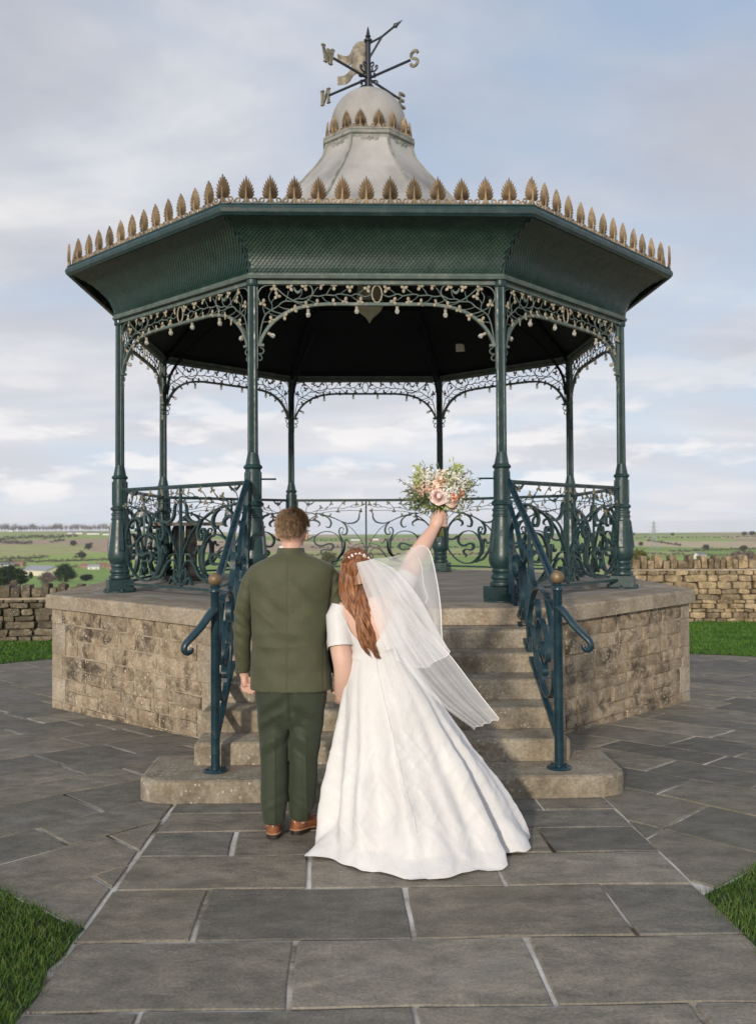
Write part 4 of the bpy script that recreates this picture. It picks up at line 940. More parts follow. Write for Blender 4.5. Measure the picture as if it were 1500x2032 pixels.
# ---- cresting palmettes
def palmette(h, wd):
    """fan of curved leaflets on a stem, scrolls at the foot"""
    mb = MB(); n = 15
    ox = [0, .15, .26, .36, .43, .47, .47, .40]; oz = [1.0, .90, .80, .69, .57, .45, .34, .25]
    for i in range(n):
        k = i-(n-1)//2; a = abs(k); sg = 1 if k >= 0 else -1; tip = np.array((sg*ox[a]*wd, oz[a]*h)); bz = h*(.44-.035*a); b0 = np.array((sg*wd*.015, bz))
        ctl = np.array((tip[0]*.62, bz+(tip[1]-bz)*(.34 if a else .5))); P = []
        for t in np.linspace(0, 1, 6): P.append((1-t)**2*b0+2*t*(1-t)*ctl+t*t*tip)
        wl = [.026, .046, .060, .066, .054, .012]; rs = []
        for q in range(6):
            tg = P[min(q+1, 5)]-P[max(q-1, 0)]; tg = tg/(np.linalg.norm(tg)+1e-9); nr = np.array((-tg[1], tg[0]))*wl[q]*wd*(1.2 if a == 0 else 1.0); yo = -.004-.010*math.sin(q/5*PI)
            l, r_ = P[q]+nr, P[q]-nr; rs.append([(l[0], .004, l[1]), (P[q][0], yo-.007, P[q][1]), (r_[0], .004, r_[1])])
        mb.rings(rs, True)
    mb.rings([[(x*wd, -.001+.0045*e, z*h) for x, z in ((-.10, 0), (.10, 0), (.09, .18), (.30, .27), (.39, .40), (.36, .55), (.25, .72), (0, .90), (-.25, .72), (-.36, .55), (-.39, .40), (-.30, .27), (-.09, .18))] for e in (0, 1)], True)
    mb.tube([(0, -.006, h*.02), (0, -.014, h*.3), (0, -.012, h*.62)], [wd*.085, wd*.06, wd*.02], 6)
    for s in (-1, 1):
        pts = [(s*wd*.06, 0, h*.22), (s*wd*.16, 0, h*.07), (s*wd*.36, 0, h*.02), (s*wd*.56, 0, h*.06), (s*wd*.60, 0, h*.15), (s*wd*.48, 0, h*.20), (s*wd*.36, 0, h*.16), (s*wd*.38, 0, h*.09), (s*wd*.46, 0, h*.10)]
        pp = [tuple(p) for p in smooth_path(pts, 3)]; mb.tube(pp, list(np.linspace(.010, .006, len(pp))), 5); mb.tube([(s*wd*.55, 0, h*.05), (s*wd*.66, 0, h*.09), (s*wd*.76, 0, h*.045)], .0055, 5)
    return mb.mesh('palmette', M['bronze'])
PAL = palmette(.238, .142); NPS = 13
for k in range(8):
    hw = RG*math.sin(PI/8)
    for i in range(NPS):
        x = -hw+2*hw*i/NPS; jit = random.uniform(-.03, .03)
        Mx = side(k, (RG-.02)*C8, ZG-.004)
        if i == 0: Mx = Matrix.Rotation(-PI/2-PI/8+k*PI/4+PI/2, 4, 'Z') @ Matrix.Translation((0, -(RG-.02), ZG-.004))
        else: Mx = Mx @ Matrix.Translation((x, 0, 0))
        put('palmette', PAL, BS, Mx @ Matrix.Rotation(jit, 4, 'X') @ Matrix.Diagonal((1, 1, random.uniform(.97, 1.03), 1)))
# ---- lead roof
K = .9555
zk = lambda z: 1.62+(z-1.62)*K
BELL = [(RG-.06, ZG-.03), (2.15, 4.58), (1.48, 4.85), (1.16, 5.15), (.94, 5.41), (.823, 5.53), (.742, 5.63), (.65, 5.74), (.569, 5.86), (.526, 6.0)]
bp = smooth_path(BELL[3:], 4)
mb = MB(); octprof(mb, BELL[:3]+[tuple(p) for p in bp]); roof = mb.build('roof', M['lead'], BS)
rib = MB(); rib.tube([(r*math.cos(-PI/2+PI/8), r*math.sin(-PI/2+PI/8), z+.004) for r, z in BELL[:3]+[tuple(p) for p in bp]], .016, 6); ribm = rib.mesh('roll_rib', M['leadtrim'])
for k in range(8): put('roll_rib', ribm, roof, Matrix.Rotation(k*PI/4, 4, 'Z'))
zm = 6.0; rm = .535
mould = ringmould('dome_moulding', [(rm-.06, zm-.03), (rm+.0, zm-.03), (rm+.004, zm), (rm+.03, zm+.012), (rm+.035, zm+.035), (rm+.02, zm+.05), (rm+.028, zm+.058), (rm+.028, zm+.072), (rm-.08, zm+.078)], M['leadtrim'])
# acanthus brackets under the moulding
def bracket():
    q = MB(); rs = random.Random(3)
    for i in range(9):
        t = i/8; c = (.012+.20*t, -.012, -.03-.125*(1-t)**2.2-.02*math.sin(i*2.1)); q.ell(c, (.026, .016, .026+.012*(1-t)), None, 7, 4)
        q.tube([(c[0], -.015, c[2]), (c[0]+.02, -.03, c[2]-.03), (c[0]+.035, -.018, c[2]-.02)], [.009, .008, .003], 5)
    me = q.mesh('acanthus_bracket', M['leadtrim']); autosmooth(me, 60); return me
brm = bracket(); hwm = rm*math.sin(PI/8)
for k in range(8):
    for s in (-1, 1):
        put('acanthus_bracket', brm, mould, side(k, rm*C8+.0, zm-.02) @ Matrix.Translation((-s*(hwm-.012), -.0, 0)) @ Matrix.Rotation(R_(22), 4, 'X') @ Matrix.Diagonal((s*.82, 1, 1, 1)))
dm = MB(); rd = .440; DTOP = W(729, 180, BY).z; hs_ = DTOP-(zm+.06)-.44; dm.lathe([(rd, zm+.06)]+[(rd*math.cos(t)+.002, zm+.06+hs_+.44*math.sin(t)) for t in np.linspace(0, PI/2-.03, 16)], 32); dme = dm.mesh('dome', M['lead']); autosmooth(dme, 60); dome = put('dome', dme, BS)
PALS = palmette(.235, .135)
for k in range(8):
    for s in (-1, 1):
        put('palmette', PALS, dome, side(k, (rm)*C8-.012, zm+.075) @ Matrix.Translation((s*hwm*.5, 0, 0)) @ Matrix.Rotation(R_(-4), 4, 'X') @ Matrix.Diagonal((1, 1, 1, 1)))
# ---- weather vane
def vane():
    zt = DTOP; hub = W(729, 156, BY).z; top = W(728, 52, BY).z
    q = MB(); q.lathe([(.03, zt-.02), (.030, zt+.55), (.028, top-.19), (.045, top-.185), (.05, top-.165), (.03, top-.155), (.02, top-.14), (.03, top-.13), (.034, top-.12), (.022, top-.105), (.014, top-.05), (.001, top)], 12)
    me = q.mesh('weather_vane', M['iron_vane']); autosmooth(me, 50); v = put('weather_vane', me, BS)
    Rl = .625; inv = -BROT
    d4 = {'S': (82, -70), 'W': (-69, -82), 'N': (-79, 66), 'E': (58, 77)}
    for ch, (dx, dy) in d4.items():
        l = math.hypot(dx, dy); u = Matrix.Rotation(inv, 3, 'Z') @ Vector((dx/l, dy/l, 0))
        a = MB(); a.tube([(u.x*.02, u.y*.02, hub), (u.x*Rl, u.y*Rl, hub)], .015, 8); a.build('arm', M['iron_vane'], v)
        # letters: flat bars in the plane of the arm
        g = MB(); H, Wd, t_ = .168, .10, .029
        if ch == 'E': segs = [[(-.5, -.5), (-.5, .5)], [(-.5, .46), (.5, .46)], [(-.5, 0), (.3, 0)], [(-.5, -.46), (.5, -.46)]]
        elif ch == 'N': segs = [[(-.5, -.5), (-.5, .5)], [(-.5, .5), (.5, -.5)], [(.5, -.5), (.5, .5)]]
        elif ch == 'W': segs = [[(-.75, .5), (-.38, -.5)], [(-.38, -.5), (0, .4)], [(0, .4), (.38, -.5)], [(.38, -.5), (.75, .5)]]
        else: segs = [[tuple(p) for p in smooth_path([(.48, .28), (.35, .45), (0, .5), (-.38, .40), (-.45, .2), (-.2, .04), (.2, -.06), (.45, -.22), (.38, -.42), (0, -.5), (-.38, -.44), (-.5, -.26)], 3)]]
        for sg in segs: g.ribbon([(x*Wd, z*H) for x, z in sg], t_, .022+.004*segs.index(sg))
        if ch in 'NW':
            for x, z in {(p[0], p[1]) for s_ in segs for p in (s_[0], s_[-1]) if abs(p[1]) == .5}: g.box((x*Wd, 0, z*H), (.048, .032, .014))
        c = u*(Rl+.06); an = math.atan2(u.y, u.x)
        # letters read correctly from the south-east side
        fl = {'S': 0, 'E': 0, 'N': 0, 'W': PI}[ch]
        g.build('letter', M['leafdim'], v, M=Matrix.Translation((c.x, c.y, hub)) @ Matrix.Rotation(an+fl, 4, 'Z'))
    # scrolls round the hub
    for j in range(4):
        s = MB(); l = Vector(d4['SWNE'[j]]).normalized(); u = Matrix.Rotation(inv, 3, 'Z') @ Vector((l.x, l.y, 0))
        for sg in (-1, 1):
            pts = [(.03, .16), (.07, .17), (.085, .14), (.065, .12), (.05, .07), (.09, .055), (.135, .075), (.14, .105), (.115, .11), (.11, .09)]
            s.tube([(u.x*r, u.y*r, hub+sg*z) for r, z in smooth_path(pts, 3)], .010, 5)
        s.build('hub_scroll', M['iron_vane'], v)
    # pointer and swallow-tailed flag
    ad = Matrix.Rotation(inv, 3, 'Z') @ Vector((28, -17, 0)).normalized(); pz = lambda py: W(728, py, BY).z
    tip = ad*.395; zt2 = pz(53)-.07
    a = MB(); a.tube([(ad.x*.02, ad.y*.02, pz(115)), (tip.x*.48, tip.y*.48, pz(82)), (tip.x*.93, tip.y*.93, zt2-.03)], .013, 6); a.tube([(ad.x*.02, ad.y*.02, pz(87)), (tip.x*.48, tip.y*.48, pz(82))], .012, 6)
    a.build('pointer', M['iron_vane'], v)
    h = MB(); dv = Vector((tip.x, tip.y, (zt2-pz(82))*1.5)).normalized(); b0 = Vector((tip.x*.93, tip.y*.93, zt2-.03))
    h.tube([b0-dv*.02, b0, b0+dv*.03, b0+dv*.11], [.014, .030, .018, .001], 8); h.build('arrow_head', M['iron_vane'], v)
    f = MB(); fd = -ad; nrm = Vector((-fd.y, fd.x, 0)); rs = []
    cols = 16
    for i in range(cols+1):
        t = i/cols; x = .03+.40*t; wv = .05*math.sin(t*6.3); z1 = pz(80)-.03*math.sin(t*PI)-.05*t+.016*math.sin(t*7); z0 = pz(150)+.06*(1-t)*math.sin(t*3)-.0*t
        mz = (z0+z1)/2; rs.append((x, wv, z1, z0, mz, t))
    def quadstrip(f0, f1):
        rr = []
        for x, wv, z1, z0, mz, t in rs:
            a_, b_ = f0(z1, z0, mz, t), f1(z1, z0, mz, t); p = fd*x+nrm*wv
            rr.append([(p.x+nrm.x*e, p.y+nrm.y*e, z) for e, z in ((-.004, a_), (-.004, b_), (.004, b_), (.004, a_))])
        f.rings(rr, True)
    cut = lambda t: max(0, (t-.42))*.30
    quadstrip(lambda z1, z0, mz, t: z1, lambda z1, z0, mz, t: mz+cut(t)*.5+.0005); quadstrip(lambda z1, z0, mz, t: mz-cut(t)*.5, lambda z1, z0, mz, t: z0)
    me = f.mesh('flag', M['flagmetal']); autosmooth(me, 60); put('flag', me, v)
M['iron_vane'] = simple('vane_iron', [(.3, (.008, .012, .022)), (.7, (.02, .026, .04))], 20, .45, .2)
M['flagmetal'] = simple('vane_flag_metal', [(.3, (.10, .085, .06)), (.5, (.22, .19, .14)), (.7, (.34, .31, .25))], 14, .55, .3, .003, 60)
vane()
# ---- ceiling inside
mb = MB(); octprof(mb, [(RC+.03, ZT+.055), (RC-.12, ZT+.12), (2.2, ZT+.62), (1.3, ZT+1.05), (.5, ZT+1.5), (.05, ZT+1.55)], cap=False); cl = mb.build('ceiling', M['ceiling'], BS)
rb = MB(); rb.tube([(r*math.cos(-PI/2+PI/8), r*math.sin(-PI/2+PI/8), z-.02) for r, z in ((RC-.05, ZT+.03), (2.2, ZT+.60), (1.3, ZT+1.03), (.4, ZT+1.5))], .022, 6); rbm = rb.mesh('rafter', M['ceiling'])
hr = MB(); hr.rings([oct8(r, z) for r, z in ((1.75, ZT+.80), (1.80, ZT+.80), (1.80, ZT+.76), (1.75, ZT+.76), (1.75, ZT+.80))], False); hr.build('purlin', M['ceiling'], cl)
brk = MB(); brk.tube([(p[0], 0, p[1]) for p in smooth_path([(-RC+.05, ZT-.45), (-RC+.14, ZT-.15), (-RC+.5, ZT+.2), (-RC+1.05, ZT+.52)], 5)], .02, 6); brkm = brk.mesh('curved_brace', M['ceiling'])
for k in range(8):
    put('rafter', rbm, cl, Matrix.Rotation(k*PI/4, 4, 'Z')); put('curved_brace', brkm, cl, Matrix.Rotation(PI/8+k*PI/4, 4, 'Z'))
# ---- things hung or stood in the bandstand
def festoon():
    gl = bpy.data.materials.new('bulb_glass'); gl.use_nodes = True; b = gl.node_tree.nodes['Principled BSDF']; b.inputs['Base Color'].default_value = (.95, .93, .88, 1); b.inputs['Roughness'].default_value = .05; b.inputs['Transmission Weight'].default_value = .75; b.inputs['IOR'].default_value = 1.3
    M['bulb'] = gl
    bb = MB(); bb.lathe([(.002, -.074), (.011, -.072), (.018, -.063), (.021, -.052), (.019, -.040), (.012, -.032), (.011, -.028)], 12); me = bb.mesh('bulb', gl); autosmooth(me, 60)
    sk = MB(); sk.lathe([(.012, -.034), (.014, -.03), (.014, -.002), (.006, 0)], 8); skm = sk.mesh('socket', M['socket'])
    filament = MB(); filament.tube([(-.008, 0, -.045), (-.004, 0, -.062), (.004, 0, -.062), (.008, 0, -.045)], .0016, 4); flm = filament.mesh('filament', M['socket'])
    names = ['front', 'front right', 'right', 'back right', 'back', 'back left', 'left', 'front left']
    spots = [(665, 345, 0), (1200, 305, 0), (215, 610, 1.1)]
    ap = RC*C8
    for k in range(8):
        fm = BSM @ side(k, ap); t = thing('festoon_lights', 'string of clear glass bulbs under the %s arch of the bandstand' % names[k], 'string lights', (fm.translation.x, fm.translation.y, ZT), BROT+k*PI/4, 'bulb strings under the arches')
        cb = MB(); arc = fzp([(150, 700), (185, 628), (245, 545), (335, 465), (445, 395), (560, 352), (700, 325), (850, 312), (1000, 309), (1200, 309), (1424, 309)])
        pth = [(u, .012, v-ZT) for u, v in arc]; pth += [(-u, y, z) for u, y, z in pth[::-1][1:]]; cb.tube(pth, .0035, 5); cb.build('cable', M['cable'], t)
        for x, y, a in spots:
            u, v = FZ(x, y)
            for s in (-1, 1):
                Mx = Matrix.Translation((s*u, .012, v-ZT+.0)) @ Matrix.Rotation(-a*s, 4, 'Y'); o = put('bulb', me, t, Mx); put('socket', skm, o); put('filament', flm, o)
M['socket'] = simple('bulb_socket', [(.3, (.25, .22, .18)), (.7, (.4, .36, .3))], 10, .5, 0); M['cable'] = simple('black_cable', [(.3, (.02, .02, .02)), (.7, (.03, .03, .03))], 10, .6, 0)
festoon()
def lantern():
    m, nt, b = base('lantern_glass', .35, .5); b.inputs['Base Color'].default_value = (.46, .46, .34, 1); b.inputs['Transmission Weight'].default_value = .0; M['lglass'] = m
    p = BSM @ Vector((.0, 0, 0)); z0 = W(733, 641, BY).z; t = thing('pendant_lantern', 'pale ogee shaped pendant lantern under the middle of the roof', 'lantern', (p.x, p.y, z0), BROT)
    q = MB(); q.lathe([(.004, 0), (.02, .03), (.05, .07), (.10, .11), (.15, .16), (.175, .21), (.165, .24), (.15, .40), (.14, .50), (.10, .56)], 8, ph=PI/8); q.build('shade', M['lglass'], t)
    q = MB(); q.lathe([(.11, .555), (.12, .56), (.10, .60), (.03, .64)], 8, ph=PI/8); q.lathe([(.178, .205), (.182, .21), (.18, .222), (.172, .222)], 8, ph=PI/8); q.build('cap', M['iron'], t)
    q = MB(); q.tube([(0, 0, .62), (0, 0, ZT+1.50-z0)], .01, 6); q.build('rod', M['iron'], t)
lantern()
def flood():
    p = W(913, 690, 12.3); t = thing('floodlight', 'small white floodlight box under the roof at the back right', 'floodlight', p, -.3)
    q = MB(); q.box((0, 0, 0), (.115, .05, .10)); q.build('housing', M['whitep'], t); q = MB(); q.box((0, -.027, 0), (.095, .006, .08)); q.build('lens', M['whitep'], t); q = MB(); q.box((0, .06, .09), (.02, .12, .16)); q.build('bracket', M['iron'], t)
M['whitep'] = plain('white_plastic', (.75, .74, .68), .4); flood()
def table():
    f = BSI @ W(372, 1150, 11.2); wpos = BSM @ Vector((f.x, f.y, ZB)); t = thing('picnic_table', 'dark timber table inside the bandstand behind the left railing', 'table', (wpos.x, wpos.y, ZB), .25)
    for i in range(5):
        q = MB(); q.box((0, -.32+.16*i, .70), (.92, .15, .04)); q.build('top_plank', M['timber'], t)
    for x in (-.10, .05):
        q = MB(); q.box((x, 0, .34), (.12, .5, .68)); q.build('pedestal_board', M['timberdark'], t)
    q = MB(); q.box((0, 0, .03), (.5, .55, .06)); q.build('foot', M['timberdark'], t)
M['timber'] = simple('grey_timber', [(.3, (.13, .11, .09)), (.7, (.25, .22, .18))], 6, .8, .3, stretch=(1, 8, 8)); M['timberdark'] = simple('dark_timber', [(.3, (.018, .016, .014)), (.7, (.035, .03, .026))], 6, .7, .2)
table()
# ------------------------------------------------------------------ people
def skinmat(name, c, red):
    m, nt, b = base(name, .48, .35); cc = pos(nt); r = ramp(nt, [(.3, tuple(x*.93 for x in c)), (.6, c), (.8, red)]); nt.links.new(noi(nt, cc, 16, 5, .6), r.inputs[0]); nt.links.new(r.outputs[0], b.inputs['Base Color'])
    b.inputs['Subsurface Weight'].default_value = .12; b.inputs['Subsurface Radius'].default_value = (.012, .005, .003); b.inputs['Subsurface Scale'].default_value = 1.0
    bump(nt, b, noi(nt, cc, 180, 3), .12, .001); return m
M['skin'] = skinmat('skin', (.60, .36, .28), (.62, .32, .25))
M['skinb'] = skinmat('skin_pale', (.66, .43, .34), (.67, .38, .31))
def cloth(name, stops, scale, bs, bd, bscale, rough=.75, weave=0, sheen=.2):
    m, nt, b = base(name, rough, .25, 0, sheen); c = pos(nt); L = nt.links.new
    r = ramp(nt, stops); L(noi(nt, c, scale, 5, .6), r.inputs[0]); gw = ramp(nt, [(.3, (.8, .8, .8)), (.7, (1.2, 1.2, 1.2))]); L(noi(nt, c, 260, 3, .7), gw.inputs[0]); L(mixc(nt, 1.0, r.outputs[0], gw.outputs[0], 'MULTIPLY'), b.inputs['Base Color'])
    h = noi(nt, c, bscale, 5, .55, .5)
    if weave:
        rot = N(nt, 'ShaderNodeMapping'); rot.inputs['Rotation'].default_value = (0, .7, 0); rot.inputs['Scale'].default_value = (1, 1, 2.2); L(c, rot.inputs[0])
        h = mathn(nt, 'ADD', mathn(nt, 'ADD', h, mathn(nt, 'MULTIPLY', noi(nt, c, weave, 3), .15)), mathn(nt, 'MULTIPLY', ridged(nt, rot.outputs[0], 3.6, 2, .3), .8))
    bump(nt, b, h, bs, bd); return m
M['suit'] = cloth('suit_wool', [(.3, (.058, .062, .032)), (.55, (.072, .076, .041)), (.8, (.086, .089, .051))], 7, .4, .008, 7, .62, 380, .12)
M['trouser'] = cloth('suit_trouser_wool', [(.3, (.030, .040, .023)), (.55, (.038, .049, .029)), (.8, (.047, .058, .036))], 7, .25, .006, 10, .62, 380, .12)
M['shirt'] = cloth('white_shirt', [(.3, (.72, .73, .76)), (.7, (.8, .8, .82))], 5, .1, .003, 20)
M['hairm'] = simple('brown_hair', [(.3, (.095, .058, .031)), (.5, (.205, .13, .072)), (.72, (.36, .25, .15))], 70, .45, 0, stretch=(1, 1, .5), spec=.4)
M['hairr'] = simple('auburn_hair', [(.25, (.05, .016, .007)), (.42, (.15, .054, .02)), (.56, (.28, .115, .046)), (.72, (.45, .23, .11))], 75, .38, 0, stretch=(1, 1, .16), spec=.45)
M['leather'] = simple('tan_leather', [(.3, (.14, .042, .016)), (.55, (.24, .085, .034)), (.8, (.33, .14, .065))], 16, .3, .2, .002, 80, spec=.5)
M['welt'] = simple('shoe_welt', [(.3, (.30, .15, .08)), (.7, (.38, .2, .12))], 16, .6, 0)
M['sole'] = simple('black_sole', [(.3, (.016, .011, .009)), (.7, (.03, .02, .017))], 16, .5, 0)
def sellipse(cx, cy, z, a, b, n=28, e=2.3):
    out = []
    for k in range(n):
        t = 2*PI*k/n; c, s = math.cos(t), math.sin(t)
        out.append((cx+a*math.copysign(abs(c)**(2/e), c), cy+b*math.copysign(abs(s)**(2/e), s), z))
    return out
def px_rings(rows, Y, n=28, e=2.3):
    """rows: (py, pxl, pxr, half depth[, dy])"""
    rs = []
    for r in rows:
        py, l, rr, d = r[:4]; dy = r[4] if len(r) > 4 else 0
        a, b = W(l, py, Y), W(rr, py, Y); rs.append(sellipse((a.x+b.x)/2, Y+dy, (a.z+b.z)/2, (b.x-a.x)/2, d, n, e))
    return rs
def head(mb, c, M3, s=1.0):
    """skull, jaw, nose, brow and ears; face looks along local +y"""
    T = lambda p: Vector(c)+M3 @ (Vector(p)*s)
    mb.ell(T((0, -.012, .03)), (.074*s, .094*s, .088*s), M3, 18, 12); mb.ell(T((0, -.005, -.005)), (.071*s, .082*s, .07*s), M3, 18, 12); mb.ell(T((0, .02, -.03)), (.060*s, .070*s, .085*s), M3, 16, 10)
    mb.ell(T((0, .055, -.085)), (.028*s, .028*s, .024*s), M3, 10, 6); mb.ell(T((0, .098, -.012)), (.012*s, .018*s, .024*s), M3, 8, 6); mb.ell(T((0, .09, .008)), (.010*s, .014*s, .03*s), M3, 8, 6)
    mb.ell(T((0, .073, .022)), (.052*s, .018*s, .012*s), M3, 10, 6); mb.ell(T((0, .086, -.052)), (.024*s, .010*s, .009*s), M3, 8, 6)
    for sg in (-1, 1):
        mb.ell(T((sg*.079, -.002, -.008)), (.011*s, .019*s, .033*s), M3 @ Matrix.Rotation(sg*.45, 3, 'Z'), 8, 7)
def face_bits(root, c, M3, s, off):
    for sg in (-1, 1):
        q = MB(); q.ell(Vector(c)+M3 @ (Vector((sg*.031, .078, .004))*s), (.012*s, .008*s, .008*s), M3, 10, 8); q.build('eye', M['shirt'], root, True, off)
def finger(mb, pts, r0, r1): mb.tube([tuple(p) for p in smooth_path(pts, 3)], list(np.linspace(r0, r1, (len(pts)-1)*3+1)), 7); mb.ell(pts[-1], (r1, r1, r1), None, 7, 5)
def wrinkle(me, fn): meshmap(me, fn)
def nz(a, sx, sy, sz, seed):
    return np.array([noise.noise(Vector((p[0]*sx, p[1]*sy, p[2]*sz+seed))) for p in a])
def ridge(a, sx, sy, sz, seed): return np.clip(1-np.abs(nz(a, sx, sy, sz, seed))*3.2, 0, 1)**1.5
def tufts(mb, pts, nrm, flow, ln, wd, rs):
    for p, n, f in zip(pts, nrm, flow):
        s = f.cross(n); 
        if s.length < 1e-5: s = n.orthogonal()
        s.normalize(); l = ln*rs.uniform(.6, 1.25); q = f*l+n*l*rs.uniform(.05, .35)
        mb.add([p-s*wd, p+s*wd, p+q*.55+s*wd*.7+n*.002, p+q], [(0, 1, 2), (0, 2, 3)])
def shoe(root, heel, dirv, L=.285, off=(0, 0, 0)):
    d = Vector((dirv[0], dirv[1], 0)).normalized(); s = Vector((d.y, -d.x, 0)); B = Vector(heel)
    secs = [(0, .010, .028, .078), (.005, .020, .028, .083), (.016, .029, .027, .088), (.035, .034, .027, .098), (.07, .036, .026, .105), (.115, .036, .022, .100), (.15, .037, .016, .074), (.19, .043, .014, .058), (.235, .043, .014, .047), (.27, .030, .016, .038), (.287, .014, .018, .032)]
    up = MB(); rs = []
    for t, w_, z0, z1 in secs:
        c = B+d*(t*L/.287); rs.append([tuple(c+s*(w_*x)+Vector((0, 0, z0+(z1-z0)*z))) for x, z in ((-1, 0), (-1.02, .3), (-.85, .65), (-.45, .95), (0, 1), (.45, .95), (.85, .65), (1.02, .3), (1, 0))])
    up.rings(rs, True); me = up.mesh('shoe', M['leather']); autosmooth(me, 60); meshmap(me, None, off); o = put('shoe', me, root)
    so = MB(); we = MB()
    def outline(g): 
        l = [(t, w_+g) for t, w_, _, _ in secs]; l[0] = (-g, .010+g); l[-1] = (.287+g, .012+g); return [(t, -w_) for t, w_ in l]+[(t, w_) for t, w_ in l[::-1]]
    zs = lambda t: .026 if t < .10 else max(.010, .026-(t-.10)*.30)
    ol = outline(.005); we.rings([[tuple(B+d*(t*L/.287)+s*w_+Vector((0, 0, zs(t)-.002))) for t, w_ in ol], [tuple(B+d*(t*L/.287)+s*w_+Vector((0, 0, zs(t)+.006))) for t, w_ in ol]], True); we.build('welt', M['welt'], o, off=off)
    ol = outline(.002); so.rings([[tuple(B+d*(t*L/.287)+s*w_+Vector((0, 0, max(0.001, zs(t)-.012)))) for t, w_ in ol], [tuple(B+d*(t*L/.287)+s*w_+Vector((0, 0, zs(t)-.002))) for t, w_ in ol]], True)
    hb = [(t, w_) for t, w_ in outline(.001) if t < .08]; so.rings([[tuple(B+d*(t*L/.287)+s*w_+Vector((0, 0, 0.001))) for t, w_ in hb], [tuple(B+d*(t*L/.287)+s*w_+Vector((0, 0, .015))) for t, w_ in hb]], True); so.build('sole', M['sole'], o, off=off)

